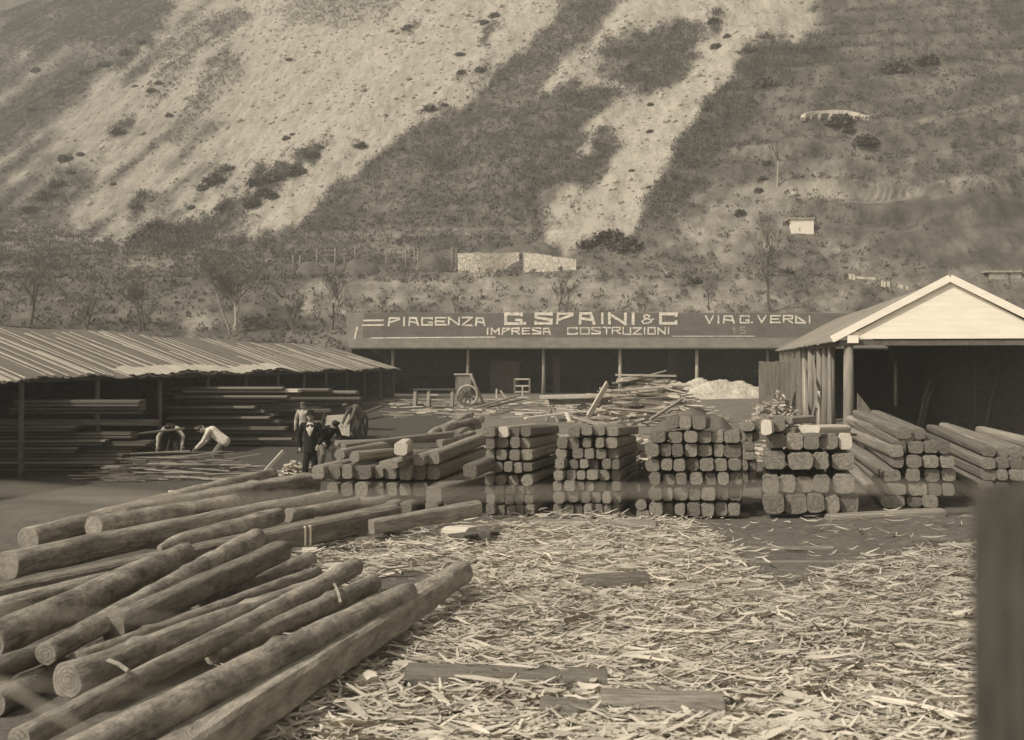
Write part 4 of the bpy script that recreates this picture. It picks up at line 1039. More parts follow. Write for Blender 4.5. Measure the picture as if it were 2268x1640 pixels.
# ------------------------------------------------------------------ carts and tools by the open shed
def wheel(parent, c, rad, name="wheel", axis='y', rim=.04, spokes=10, mat='post', tilt=0):
    mb = MB()
    def pt(a, r_): return Vector((c[0] + r_ * math.cos(a), c[1] + math.sin(tilt) * r_ * math.sin(a), c[2] + r_ * math.sin(a))) if axis == 'y' else Vector((c[0], c[1] + r_ * math.cos(a), c[2] + r_ * math.sin(a)))
    mb.tube([pt(i * math.pi / 14, rad) for i in range(29)], rim, 8, cap=False)
    w = mb.build(name, M[mat], parent)
    mb = MB()
    for i in range(spokes): a = i * 2 * math.pi / spokes; mb.tube([pt(a, .05), pt(a, rad - rim * .4)], rim * .45, 5)
    mb.build("spokes", M['dark_plank_end'], w)
    mb = MB(); u = Vector((0, 1, 0)) if axis == 'y' else Vector((1, 0, 0)); mb.tube([Vector(c) - u * .09, Vector(c) + u * .09], .07, 10); mb.build("hub", M['dark_plank_end'], w)
    return w
def tip_cart():
    Y = 54.5; x = PX(1036, Y); g_ = tz(x, Y); s = Y / F
    r = empty("tipped_cart", (x, Y, g_)); tag(r, "tipped up two-wheeled cart with one big spoked wheel facing the yard", "cart")
    wheel(r, (0, -.45, .50), .48, rim=.045, mat='pale'); wheel(r, (0, .65, .50), .48, rim=.045, mat='post')
    for yy in (-.25, .5):
        mb = MB()
        v = [(-.5, yy, .35), (.12, yy, .35), (.18, yy, 1.5), (-.62, yy, 1.5)]; v += [(a, b + .04, c) for a, b, c in v]
        mb.raw(v, [(0, 1, 2, 3), (7, 6, 5, 4), (0, 4, 5, 1), (1, 5, 6, 2), (2, 6, 7, 3), (3, 7, 4, 0)]); mb.build("side_board", M['grey_board'], r)
    mb = MB(); mb.bar((-.56, .15, .5), (-.60, .15, 1.5), .8, .05, up=Vector((1, 0, 0))); mb.build("floor_board", M['grey_board'], r)
    mb = MB(); mb.bar((-.68, -.28, 1.53), (.24, -.28, 1.53), .06, .07); mb.build("top_rail", M['pale'], r)
    for yy in (-.3, .55):
        mb = MB(); mb.tube([(.15, yy, 1.5), (.80, yy, .02)], .045, 7); mb.build("shaft", M['post'], r)
    mb = MB(); mb.tube([(0, -.5, .5), (0, .7, .5)], .04, 8); mb.build("axle", M['metal_dark'], r)
tip_cart()
def bench():
    Y = 53.5; x0, x1 = PX(915, Y), PX(1010, Y); xc = (x0 + x1) / 2; g_ = tz(xc, Y); h = .80
    r = empty("workbench", (xc, Y, g_)); tag(r, "low workbench on pale trestle legs next to the tipped cart", "workbench"); hw = (x1 - x0) / 2
    mb = MB(); mb.box((-hw, -.3, h), (hw, .3, h + .07)); mb.build("bench_top", M['dark_plank_end'], r)
    for xx in (-hw + .1, -hw + .75, hw - .2):
        for yy in (-.28, .28):
            mb = MB(); mb.bar((xx, yy, 0), (xx + .03, yy * .7, h - .003), .16, .1); mb.build("leg", M['post'], r)
    mb = MB(); mb.box((-.2, -.32, h - .26), (.2, -.28, h - .18)); mb.build("label_board", M['pale'], r)
    mb = MB(); mb.bar((-hw + .75, 0, .45), (hw - .2, 0, .45), .1, .14); mb.build("stretcher", M['post'], r)
bench()
def frames():
    Y = 58.; g_ = tz(PX(1112, Y), Y); r = empty("saw_trestle", (PX(1112, Y), Y, g_)); tag(r, "small pale triangular trestle standing open before the shed", "trestle")
    for k, (a, b) in enumerate((((-.3, 0, 0), (-.3, 0, .6)), ((.22, 0, .08), (-.1, 0, .52)), ((-.3, .3, 0), (-.3, .3, .6)), ((.22, .3, .08), (-.1, .3, .52)))):
        mb = MB(); mb.bar(a, b, .08, .08); mb.build("leg", M['pale'], r)
    mb = MB(); mb.bar((-.35, 0, .04), (.36, 0, .06), .08, .1); mb.bar((-.35, .3, .04), (.36, .3, .06), .08, .1); mb.build("foot_rail", M['pale'], r)
    Y = 59.; x = PX(1157, Y); g_ = tz(x, Y); r = empty("wooden_rack", (x, Y, g_)); tag(r, "upright pale wooden rack like a tall chair beside the trestle", "rack")
    for xx in (-.42, .38):
        mb = MB(); mb.bar((xx, 0, 0), (xx, 0, 1.15), .09, .09); mb.build("upright", M['post'], r)
    for z in (.12, .42, .74, 1.1):
        mb = MB(); mb.bar((-.38, -.02, z), (.34, -.02, z), .05, .08); mb.build("rung", M['pale'], r)
    mb = MB(); mb.bar((0, -.02, .16), (0, -.02, .7), .07, .07); mb.build("centre_slat", M['pale'], r)
    mb = MB(); mb.bar((-.42, .0, .06), (-.42, -.8, .06), .07, .08); mb.bar((.38, .0, .06), (.38, -.8, .06), .07, .08); mb.build("foot", M['post'], r)
    # shrub-like bundle of rods at the post
    Y = 62
frames()
def flat_cart():
    Y = 46.5; s = Y / F; x = PX(1280, Y); g_ = tz(x, Y); r = empty("flat_cart", (x, Y, g_)); tag(r, "low flat cart with a pale plank bed and a spoked wheel", "cart")
    zt = PZ(880, Y) - g_; x0 = PX(1196, Y) - x; x1 = PX(1350, Y) - x
    mb = MB(); mb.bar((x0, 0, zt), (x1, 0, zt + .08), 1.0, .12); mb.build("cart_bed", M['pale'], r)
    mb = MB(); mb.bar((x0 + .4, -.3, zt - .22), (x1, -.3, zt - .16), .1, .2); mb.bar((x0 + .4, .3, zt - .22), (x1, .3, zt - .16), .1, .2); mb.build("chassis", M['dark_plank_end'], r)
    wheel(r, (PX(1297, Y) - x, -.6, .36), .34, rim=.04, mat='dark_plank_end', spokes=8); wheel(r, (PX(1297, Y) - x, .6, .36), .34, rim=.04, mat='dark_plank_end', spokes=8)
    for yy in (-.45, .45):
        mb = MB(); mb.bar((x0 + .25, yy, 0), (x0 + .65, yy * .6, zt - .08), .08, .1); mb.bar((x0 + .75, yy, 0), (x0 + .4, yy * .6, zt - .08), .08, .1); mb.build("leg", M['post'], r)
flat_cart()

def bd(px0, py0, Y0, px1, py1, Y1, w, h, mk, label, name="plank", cat="plank", group=None, roll=0):
    return timber(name, P(px0, py0, Y0), P(px1, py1, Y1), w, h, mk, None, label, cat, group, roll)
bd(1302, 925, 43.5, 1345, 850, 45, .26, .09, 'pale', "bright plank leaning up against the big scrap heap", roll=1.5)
bd(1163, 927, 39, 1276, 913, 40, .22, .08, 'pale', "long pale board lying behind the tall stacks beside the flat cart")
bd(1262, 935, 38, 1254, 915, 39, .12, .06, 'pale', "short pale stub of board beside the long pale board")
bd(1440, 930, 40, 1510, 885, 42, .14, .1, 'stripped', "thin pole propped across the foot of the scrap heap")
bd(1330, 868, 45.2, 1470, 858, 45.6, .2, .1, 'pale', "pale slab lying along the crest of the scrap heap")
bd(1345, 905, 44.4, 1475, 915, 44.2, .2, .1, 'stripped', "weathered slab across the front of the scrap heap")
bd(1355, 886, 44.6, 1480, 880, 44.8, .18, .08, 'timber', "dark slab halfway up the scrap heap")
bd(1560, 872, 62, 1675, 880, 60, .1, .1, 'post' if False else 'grey_board', "grey rail lying against the pale sand heap")
bd(1050, 905, 50, 1150, 876, 55, .2, .08, 'timber', "plank running back toward the trestle by the shed")
bd(1075, 903, 49, 1160, 884, 53, .2, .08, 'timber', "second plank beside the one running to the trestle")
bd(575, 1058, 26.8, 628, 1000, 27.6, .10, .06, 'pale', "thin board leaning upright behind the loose logs", name="leaning_board", roll=1.2)
bd(376, 1093, 24.6, 412, 1092, 24.8, .28, .12, 'pale', "small bright block lying in the dark behind the logs", name="wood_block", cat="block")
bd(340, 1075, 27, 450, 1050, 27.5, .08, .06, 'stripped', "pale rod at the foot of the dark rod pile", name="rod")
bd(800, 918, 47, 845, 900, 49, .3, .08, 'dark_plank', "dark board lying by the pale handcart")

# ------------------------------------------------------------------ board piles under and beside the long shed
def pile_boards():
    A = [(893, 160, 317, .17), (909, 150, 317, .15), (935, 60, 346, .16), (949, 20, 172, .15), (963, 110, 296, .15), (964, 0, 170, .13), (981, 90, 240, .15), (982, 200, 339, .13), (995, 80, 305, .15), (997, 0, 180, .14), (1011, 40, 280, .15), (1013, -10, 150, .15), (1027, 20, 262, .14), (1043, 40, 228, .16), (1045, 180, 300, .12), (1059, 60, 261, .16), (1065, -20, 203, .15), (1078, 0, 240, .15)]
    for k, (py, x0, x1, th) in enumerate(A):
        Y = 28.9 + (k % 3) * .22
        pale = py == 935
        for q in range(1 if pale else 2):
            dx = R.uniform(-14, 6) * q; dy = 4.2 if q else -3.4
            if pale: dy = 0
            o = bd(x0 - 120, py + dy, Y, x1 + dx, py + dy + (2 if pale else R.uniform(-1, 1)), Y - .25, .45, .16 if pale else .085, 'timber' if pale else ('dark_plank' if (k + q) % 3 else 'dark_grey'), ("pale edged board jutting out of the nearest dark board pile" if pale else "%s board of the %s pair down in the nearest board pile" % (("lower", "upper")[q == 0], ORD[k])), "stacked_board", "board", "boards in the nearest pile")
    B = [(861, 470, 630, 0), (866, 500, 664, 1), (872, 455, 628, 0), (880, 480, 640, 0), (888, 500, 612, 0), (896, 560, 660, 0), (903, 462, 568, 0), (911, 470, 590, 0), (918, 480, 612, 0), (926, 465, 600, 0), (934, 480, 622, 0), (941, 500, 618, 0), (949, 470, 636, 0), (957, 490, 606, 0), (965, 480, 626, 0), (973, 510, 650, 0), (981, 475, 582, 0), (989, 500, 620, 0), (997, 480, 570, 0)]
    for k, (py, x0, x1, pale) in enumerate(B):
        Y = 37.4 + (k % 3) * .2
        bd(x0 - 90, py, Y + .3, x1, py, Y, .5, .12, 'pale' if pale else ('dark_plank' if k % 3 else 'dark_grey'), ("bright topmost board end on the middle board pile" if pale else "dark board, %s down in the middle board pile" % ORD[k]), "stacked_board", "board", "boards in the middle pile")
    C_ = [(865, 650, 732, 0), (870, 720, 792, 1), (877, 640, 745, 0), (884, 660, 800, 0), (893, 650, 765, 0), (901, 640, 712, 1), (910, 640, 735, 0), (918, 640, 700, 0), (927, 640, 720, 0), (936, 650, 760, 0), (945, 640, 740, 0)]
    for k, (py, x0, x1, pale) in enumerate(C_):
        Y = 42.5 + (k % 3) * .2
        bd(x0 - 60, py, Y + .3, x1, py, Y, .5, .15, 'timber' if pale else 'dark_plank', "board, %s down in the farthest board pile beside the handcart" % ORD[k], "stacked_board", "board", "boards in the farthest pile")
pile_boards()
bd(290, 1006, 27.9, 420, 1000, 28.6, .05, .05, 'stripped', "thin pale pole on top of the rod pile by the stooping workers", name="pole", cat="pole")
bd(300, 1007 - 45, 29.5, 408, 1000 - 50, 30.4, .06, .06, 'stripped', "thin pole held behind the waistcoated worker", name="pole", cat="pole")

# ------------------------------------------------------------------ the timber stacks: every squared timber is an object
AX = lambda z: z * .31176
a2 = lambda L_: [(AX(x0) + 629.1, AX(x1) + 629.1) for x0, x1 in L_]
b2 = lambda L_: [(x0 * .2427 + 1163.9, x1 * .2427 + 1163.9) for x0, x1 in L_]
c2 = lambda L_: [(x0 * .35974 + 1638.9, x1 * .35974 + 1638.9) for x0, x1 in L_]
STACKS = {
 "low": (21.0, 4.6, 13.0, "low stack by the logs", [
   (AX(1465) + 668.4, 27, a2([(710, 800), (820, 910), (1000, 1095), (1130, 1220)])),
   (AX(1338) + 668.4, 31, a2([(300, 388), (400, 490), (500, 600), (605, 710), (720, 805), (815, 905), (910, 1025), (1035, 1180)])),
   (AX(1212) + 668.4, 33, a2([(190, 290), (300, 405), (410, 485), (487, 625), (635, 705), (710, 805), (815, 910), (920, 1005), (1010, 1110)]))]),
 "narrow": (20.95, 3.0, 13.5, "narrowest tall stack", [
   (AX(1480) + 668.4, 22, a2([(1430, 1500), (1505, 1570), (1580, 1640), (1648, 1705), (1710, 1778)])),
   (AX(1405) + 668.4, 22, a2([(1435, 1500), (1510, 1562), (1570, 1630), (1640, 1700), (1705, 1772)])),
   (AX(1338) + 668.4, 18, a2([(1425, 1490), (1497, 1565), (1572, 1640), (1648, 1710), (1716, 1770)])),
   (AX(1270) + 668.4, 25, a2([(1425, 1488), (1497, 1580), (1590, 1670), (1683, 1770)])),
   (AX(1178) + 668.4, 23, a2([(1425, 1490), (1495, 1555), (1560, 1622), (1630, 1690), (1695, 1765)])),
   (AX(1092) + 668.4, 24, a2([(1430, 1497), (1505, 1585), (1600, 1675), (1683, 1765)])),
   (AX(1005) + 668.4, 26, a2([(1430, 1495), (1500, 1595), (1605, 1675), (1680, 1752)])),
   (AX(925) + 668.4, 24, a2([(1410, 1500), (1520, 1595), (1600, 1675), (1680, 1755)]))]),
 "middle": (20.9, 2.9, 13.5, "stack below big lettering", [
   (1250 * .2427 + 825.7, 23, b2([(250, 335), (345, 440), (445, 520), (530, 605), (610, 708), (715, 780), (790, 860)])),
   (1142 * .2427 + 825.7, 25, b2([(250, 355), (380, 480), (500, 590), (600, 690), (700, 782), (790, 870)])),
   (1038 * .2427 + 825.7, 22, b2([(250, 330), (350, 450), (455, 535), (545, 625), (635, 735), (785, 868)])),
   (935 * .2427 + 825.7, 23, b2([(255, 345), (370, 460), (465, 545), (555, 660), (670, 768), (782, 868)])),
   (838 * .2427 + 825.7, 22, b2([(265, 352), (402, 480), (492, 572), (578, 662), (698, 780), (788, 858)])),
   (738 * .2427 + 825.7, 23, b2([(275, 375), (425, 530), (538, 625), (638, 735), (748, 850)])),
   (642 * .2427 + 825.7, 24, b2([(285, 385), (390, 490), (520, 600), (635, 715), (730, 842)])),
   (535 * .2427 + 825.7, 23, b2([(388, 500), (508, 612), (615, 725), (735, 850)]))]),
 "wide": (20.8, 2.3, 12.5, "widest stack", [
   (1252 * .2427 + 825.7, 28, b2([(1128, 1252), (1262, 1350), (1362, 1455), (1475, 1592), (1600, 1722), (1728, 1845), (1852, 1957)])),
   (1112 * .2427 + 825.7, 28, b2([(1125, 1245), (1250, 1342), (1352, 1482), (1490, 1600), (1608, 1732), (1748, 1855), (1862, 1977)])),
   (970 * .2427 + 825.7, 27, b2([(1135, 1228), (1252, 1367), (1372, 1468), (1500, 1618), (1638, 1742), (1755, 1855), (1862, 1982)])),
   (842 * .2427 + 825.7, 27, b2([(1095, 1222), (1238, 1340), (1352, 1455), (1468, 1582), (1592, 1715), (1722, 1842), (1850, 1967)])),
   (712 * .2427 + 825.7, 29, b2([(1092, 1217), (1232, 1330), (1335, 1440), (1455, 1565), (1572, 1700), (1720, 1810), (1815, 1967)])),
   (590 * .2427 + 825.7, 26, b2([(1130, 1275), (1305, 1432), (1448, 1568), (1572, 1695), (1700, 1805), (1815, 1955)])),
   (455 * .2427 + 825.7, 30, b2([(1275, 1400), (1402, 1515), (1520, 1645)]))]),
 "thick": (20.85, 2.5, 12.5, "stack of thickest timbers", [
   (1465 * .35974 + 589.8, 45, c2([(143, 272), (275, 410), (412, 518), (522, 612), (615, 730)])),
   (1343 * .35974 + 589.8, 41, c2([(140, 240), (242, 342), (345, 450), (453, 552), (572, 705)])),
   (1200 * .35974 + 589.8, 42, c2([(150, 278), (300, 452), (455, 545), (570, 705)])),
   (1080 * .35974 + 589.8, 36, c2([(165, 282), (288, 387), (390, 487), (490, 602), (608, 692)])),
   (965 * .35974 + 589.8, 36, c2([(122, 183), (186, 278)]))]),
 "skewed": (21.9, 7.5, 11.5, "skewed stack before the gable", [
   (1452 * .35974 + 589.8, 27, c2([(868, 1012), (1028, 1120), (1125, 1222)])),
   (1378 * .35974 + 589.8, 28, c2([(888, 1022), (1042, 1152), (1158, 1242), (1248, 1322)])),
   (1288 * .35974 + 589.8, 28, c2([(880, 992), (1028, 1108), (1138, 1228), (1242, 1328)])),
   (1205 * .35974 + 589.8, 29, c2([(932, 1008), (1026, 1118), (1128, 1222), (1236, 1322)])),
   (1115 * .35974 + 589.8, 29, c2([(930, 1022), (1036, 1130), (1136, 1222), (1226, 1292)])),
   (1032 * .35974 + 589.8, 27, c2([(958, 1058), (1060, 1138)]))]),
 "far": (22.2, 7.5, 12.0, "outermost stack past the gable", [
   (1440 * .35974 + 589.8, 26, c2([(1470, 1560), (1566, 1650), (1655, 1760)])),
   (1365 * .35974 + 589.8, 26, c2([(1480, 1570), (1576, 1660), (1668, 1770)])),
   (1290 * .35974 + 589.8, 25, c2([(1490, 1580), (1585, 1650), (1660, 1760)])),
   (1215 * .35974 + 589.8, 26, c2([(1490, 1572), (1576, 1655), (1660, 1750)])),
   (1145 * .35974 + 589.8, 25, c2([(1490, 1575), (1580, 1655), (1660, 1750)]))]),
 "squeezed": (25.6, 3.5, 12.5, "squeezed stack behind widest", [
   (1300 * .35974 + 589.8, 24, c2([(0, 50), (52, 95)])), (1230 * .35974 + 589.8, 22, c2([(2, 50), (55, 98)])), (1170 * .35974 + 589.8, 20, c2([(15, 92)])), (1110 * .35974 + 589.8, 20, c2([(18, 92)])),
   (1052 * .35974 + 589.8, 20, c2([(0, 40), (44, 78), (80, 120)])), (988 * .35974 + 589.8, 22, c2([(5, 88), (92, 140)]))]),
}
for key, (Yf, L0, ang, place, rows) in STACKS.items():
    top_i = len(rows) - 1
    for ri, (py, hpx, xs) in enumerate(rows):
        for ci, (x0, x1) in enumerate(xs):
            Y = Yf + R.uniform(-.12, .16) + (.08 * ri if key in ("low",) else .02 * ri)
            L = L0 * R.uniform(.93, 1.03)
            last = ci == len(xs) - 1
            a = math.radians(ang + R.uniform(-.6, .6))
            w = (x1 - x0) * Y / F * 1.02; h = hpx * Y / F * R.uniform(.94, 1.05)
            if R.random() < .25: h *= R.uniform(.84, .95)
            c = P((x0 + x1) / 2, py + R.uniform(-1.2, 1.2), Y)
            rise = {'skewed': .04, 'far': .04, 'low': .0}.get(key, -.14) + R.uniform(-.02, .02)
            d = Vector((math.sin(a) * L, math.cos(a) * L, rise * ri / max(1, top_i) + R.uniform(-.03, .03) * (ri == top_i)))
            rowname = "top row" if ri == top_i else ("bottom row" if ri == 0 else ORD[ri] + " row up")
            var = 4 if (key == "narrow" and ri == 3 and ci > 0) else R.choice([0, 1, 2, 3, 5, 6, 7, 5, 0])
            mk = 'timber'
            if (key, ri, ci) in (("thick", 3, 4), ("narrow", 7, 1)): mk = 'pale'
            timber("squared_timber", c, c + d, w, h, mk, var, "squared timber, %s, %s from the log side, %s" % (rowname, ORD[ci], place), "timber", "squared timbers in the " + place, roll=R.uniform(-.05, .05))
    # sleepers under the stack
    xs0 = rows[0][2][0][0]; xs1 = rows[0][2][-1][1]; yb = rows[0][0] + rows[0][1] / 2
    for k, dy in enumerate((.5, L0 * .75)):
        Y = Yf + dy; zb = PZ(yb, Yf); g_ = tz(PX((xs0 + xs1) / 2, Yf), Y)
        h = max(.10, zb - g_ + .04); off = math.tan(math.radians(ang)) * dy
        timber("sleeper", Vector((PX(xs0, Yf) + off - .15, Y, zb - h / 2 - .01)), Vector((PX(xs1, Yf) + off + .15, Y, zb - h / 2 - .01)), .2, h, 'timber', 3,
               "%s crosswise sleeper under the %s" % (["front", "rear"][k], place), "sleeper", "sleepers under the stacks")

# single pieces on and around the stacks
def piece(px0, py0, Y0, px1, py1, Y1, w, h, mk, label, var=None, name="squared_timber", cat="timber"):
    if Y0 > 20.9: Y0 -= 1.25; Y1 -= 1.25; w *= .95; h *= .95
    return timber(name, P(px0, py0, Y0), P(px1, py1, Y1), w, h, mk, var, label, cat)
piece(1041, 1044, 21.2, 1150, 1000, 24.8, .30, .26, 'timber', "long timber running up from the low stack's near corner")
piece(960, 1015, 22.4, 1085, 966, 27.5, .27, .27, 'timber', "long timber sloping across the low stack top under the crooked trunks")
piece(960, 1097, 21.4, 1082, 1060, 24.6, .34, .32, 'timber', "thick timber end thrust out of the low stack's middle row", 1)
piece(928, 1019, 22.2, 1075, 972, 27, .24, .22, 'timber', "timber lying beside the sloping one on the low stack")
piece(785, 1013, 22.4, 905, 1002, 24.5, .24, .23, 'stripped', "round stripped log lying along the low stack with its butt toward the men", 4, "stripped_log", "log")
piece(752, 1008, 22.9, 870, 985, 26, .24, .22, 'stripped', "second stripped log behind the round one on the low stack", 4, "stripped_log", "log")
piece(760, 990, 24.6, 1000, 962, 27, .2, .16, 'timber', "flat slab at the back of the low stack's top")
piece(745, 982, 25.6, 960, 975, 27, .22, .12, 'stripped', "pale slab farthest back on the low stack's top", name="slab", cat="slab")
piece(888, 995, 21.9, 900, 985, 24.2, .27, .26, 'pale', "bright sawn beam end jutting above the low stack", 6)
piece(860, 1030, 22.0, 905, 1018, 23.0, .40, .16, 'timber', "short thick block under the bright beam end")
piece(1420, 1119, 22.3, 1432, 1108, 26, .23, .22, 'timber', "lone rounded timber at the foot between the two biggest stacks", 4)
piece(1424, 1140, 22.3, 1436, 1128, 26, .26, .18, 'timber', "dark flat timber under the lone rounded one", 3)
# small bundle between middle and wide stacks
for k, (px, py, w_, mk) in enumerate(((1405, 985, .16, 'pale'), (1420, 992, .16, 'pale'), (1408, 1004, .14, 'pale'), (1424, 1008, .14, 'pale'), (1404, 1030, .13, 'timber'), (1416, 1032, .12, 'timber'), (1428, 1031, .13, 'timber'), (1402, 1048, .14, 'timber'), (1416, 1050, .13, 'timber'), (1430, 1049, .13, 'timber'), (1410, 1066, .3, 'timber'))):
    piece(px, py, 25.2, px + 14, py - 8, 28.5, w_, w_ * (1 if k < 10 else .5), mk, "small %s batten, %s down in the bundle between the two biggest stacks" % ("pale" if mk == 'pale' else "grey", ORD[k]), None, "batten", "batten")
# boards on the thick stack
piece(1792, 952, 22.6, 1862, 950, 23.4, .5, .17, 'pale', "pale thick slab on the stack of thickest timbers", name="slab", cat="slab")
piece(1745, 955, 22.4, 1775, 950, 24, .3, .14, 'timber', "short grey block between the corner post timbers and pale slab")
piece(1740, 932, 22.8, 1792, 928, 24, .3, .16, 'timber', "grey offcut lying across the thickest stack's top")
piece(1800, 963, 22.3, 1880, 962, 23.0, .4, .07, 'timber', "thin grey board under the pale slab", name="plank", cat="plank")
piece(1697, 948, 21.9, 1720, 938, 24, .22, .3, 'pale', "pale timber end at the thickest stack's upper corner", 1)
# long timbers sloping over the skewed and right stacks
piece(2005, 968, 23.4, 1890, 932, 32, .38, .30, 'stripped', "longest pale timber crowning the skewed stack", 0)
piece(2035, 962, 24.0, 1925, 928, 32, .30, .26, 'stripped', "second long timber behind the crown of the skewed stack", 5)
piece(1985, 1000, 23.2, 1885, 957, 31, .30, .26, 'timber', "third long timber sagging on the skewed stack's open flank", 1)
piece(2195, 1003, 24.4, 2092, 947, 31, .30, .28, 'stripped', "long timber sloping onto the stack at the photo's right edge", 0)
piece(2290, 985, 25.4, 2172, 956, 31, .30, .28, 'stripped', "second sloping timber beyond the right edge stack", 5)
piece(2330, 1000, 25.0, 2200, 968, 30, .24, .24, 'timber', "third sloping timber at the right edge, lower than its neighbour", 5)
# beams on the ground in front of the stacks
piece(1834, 1152, 20.6, 2086, 1138, 21.0, .30, .20, 'stripped', "long squared beam on the ground before the thickest stack", 3, "ground_beam", "beam")
piece(1180, 1168, 19.6, 1452, 1170, 19.4, .75, .26, 'stripped', "broad low pale slab on the chips before the middle stacks", 4, "ground_slab", "slab")
piece(1010, 1188, 17.3, 1205, 1165, 20.5, .3, .07, 'timber', "grey plank on the ground beside the short block", name="plank", cat="plank")
def block():  # one block in two pieces; sunlit and shaded faces put into their tones
    r = timber("squared_block", P(985, 1180, 18.5), P(1052, 1184, 18.0), .42, .25, 'pale', 6, "short squared block at the chip edge, its sunlit side coloured pale", "block")
    timber("squared_block", P(1055, 1186, 17.85), P(1086, 1186, 17.85), .36, .27, 'timber', 3, "shaded end of the squared block, set as a separate darker piece", "block")
block()
piece(1120, 1156, 20.0, 1190, 1152, 20.4, .28, .12, 'timber', "short grey block under the narrowest tall stack", name="wood_block", cat="block")
piece(1598, 1218, 17.4, 1846, 1217, 17.3, .16, .09, 'stripped', "long pale board on the dark earth, farther of two", name="plank", cat="plank")
piece(1570, 1249, 16.1, 1915, 1248, 16.2, .12, .08, 'stripped', "long pale board on the dark earth, nearer of two", name="plank", cat="plank")
piece(1290, 1300, 14.2, 1432, 1292, 14.4, .24, .30, 'timber', "half buried grey log in the middle of the chips", 4, "short_log", "log")
piece(900, 1500, 10.1, 1345, 1516, 10.0, .34, .22, 'timber', "wide dark slab half buried near the squared log", 5, "buried_slab", "slab")
piece(1195, 1572, 9.25, 1345, 1584, 9.2, .3, .20, 'timber', "short dark slab end in the chips at the bottom", 4, "buried_slab", "slab")
piece(1330, 1562, 9.35, 1600, 1572, 9.3, .42, .25, 'timber', "broad rounded bark slab at the bottom of the chips", 4, "buried_slab", "slab")
piece(1370, 1530, 9.8, 1500, 1545, 9.7, .2, .14, 'timber', "dark offcut behind the broad bark slab", 5, "buried_slab", "slab")
piece(1390, 1624, 8.75, 2140, 1618, 8.85, .14, .14, 'pale', "long pale board along the photo's bottom edge", 3, "plank", "plank")
piece(1770, 1606, 9.0, 2040, 1590, 9.2, .12, .12, 'timber', "thin dark branch lying above the bottom board", 4, "branch", "branch")
for k, (a, b, c, d, Y) in enumerate(((820, 1225, 1000, 1212, 17), (760, 1200, 860, 1196, 17.8), (745, 1214, 880, 1218, 17.1), (640, 1243, 765, 1238, 16.4), (625, 1262, 740, 1256, 15.8), (650, 1272, 800, 1266, 15.5), (700, 1190, 850, 1184, 18))):
    piece(a, b, Y, c, d, Y + .15, .18, .12, 'timber', "grey rough offcut, %s among those between the log pile and chips" % ORD[k], None, "offcut", "offcut")

# crooked trunks behind the low stack
for k, (x0, y0, x1, y1, Y, rpx) in enumerate(((958, 968, 1012, 936, 28, 8), (985, 958, 1060, 924, 28.5, 11), (975, 982, 1048, 962, 27.5, 9), (968, 950, 1030, 926, 29.5, 7), (1000, 975, 1062, 945, 28.8, 8), (990, 940, 1050, 918, 30, 7), (1010, 990, 1070, 975, 27.2, 7))):
    p0 = P(x0, y0, Y); p1 = P(x1, y1, Y + 1.5); L = (p1 - p0).length; r_ = rpx * Y / F
    v, f, fm, sm = super_tube(L, r_, r_ * .85, 2, 2, 14, 12, seed=90 + k, wob=.14, bend=.09, knots=3)
    o = add("crooked_trunk", mesh_np("crooked_trunk", v, f, [M['bark'], M['log_end']], smooth=sm, fmat=fm)); orient(o, p0, p1)
    tag(o, "crooked knotty trunk, %s in the small pile behind the low stack" % ORD[k], "trunk", "crooked trunks behind the low stack")

# ------------------------------------------------------------------ the loose logs
def logp(name, label, p0, p1, r0, r1, mat='bark', e0=2., e1=2., seed=0, bend=.01, wob=.065, knots=4, square_to=1., aspect=1., tip=False, cat="log", group="loose logs in the big pile", endm='log_end', sides=24, roll=0):
    L = (p1 - p0).length
    v, f, fm, sm = super_tube(L, r0, r1, e0, e1, sides, max(12, int(L * 6)), seed=seed, wob=wob, bend=bend, knots=knots, square_to=square_to, aspect=aspect, taper_tip=tip)
    o = add(name, mesh_np(name, v, f, [M[mat], M[endm]], smooth=sm, fmat=fm)); orient(o, p0, p1, roll); return tag(o, label, cat, group)
def at_z(px, py, z): Y = (CH - z) * F / (py - HY); return P(px, py, Y)
def L_(label, a, za, ra, b, zb, rb, **k):
    ra *= 1.2; rb *= 1.2
    p0 = at_z(a[0], a[1], za); p1 = at_z(b[0], b[1], zb)
    nm = k.pop("name", "bark_log"); return logp(nm, label, p0, p1, ra * p0.y / F, rb * p1.y / F, **k)
L_("farthest long log with a pale rounded butt at its near end", (66, 1194), .36, 23, (600, 1052), .45, 12, mat='stripped', seed=1, name="long_log", bend=.006)
L_("hewn beam whose square end stops beside the suited man", (262, 1146), .52, 19, (688, 1070), .36, 20, mat='stripped', e0=3, e1=5, seed=2, name="hewn_log", bend=.004)
L_("thick log with a dark butt resting on the longest one", (208, 1168), .55, 20, (520, 1112), .45, 14, seed=3)
L_("longest log, flattened, running from the photo's left edge", (18, 1252), .34, 27, (772, 1095), .34, 13, mat='stripped', seed=4, name="long_log", e0=2.6, e1=2.2, bend=.004)
L_("pointed log lying above the thick bark logs", (352, 1214), .42, 17, (618, 1143), .45, 16, seed=5, tip=True)
L_("short bright barkless log near the striped beam", (636, 1143), .40, 13, (792, 1112), .36, 9, mat='stripped', seed=6, name="stripped_log")
o = L_("long sawn beam marked with two white stripes", (-40, 1330), .20, 20, (868, 1142), .30, 21, mat='timber', e0=9, e1=9, seed=7, name="striped_beam", bend=.001, wob=.01, knots=0, endm='timber_end', cat="beam")
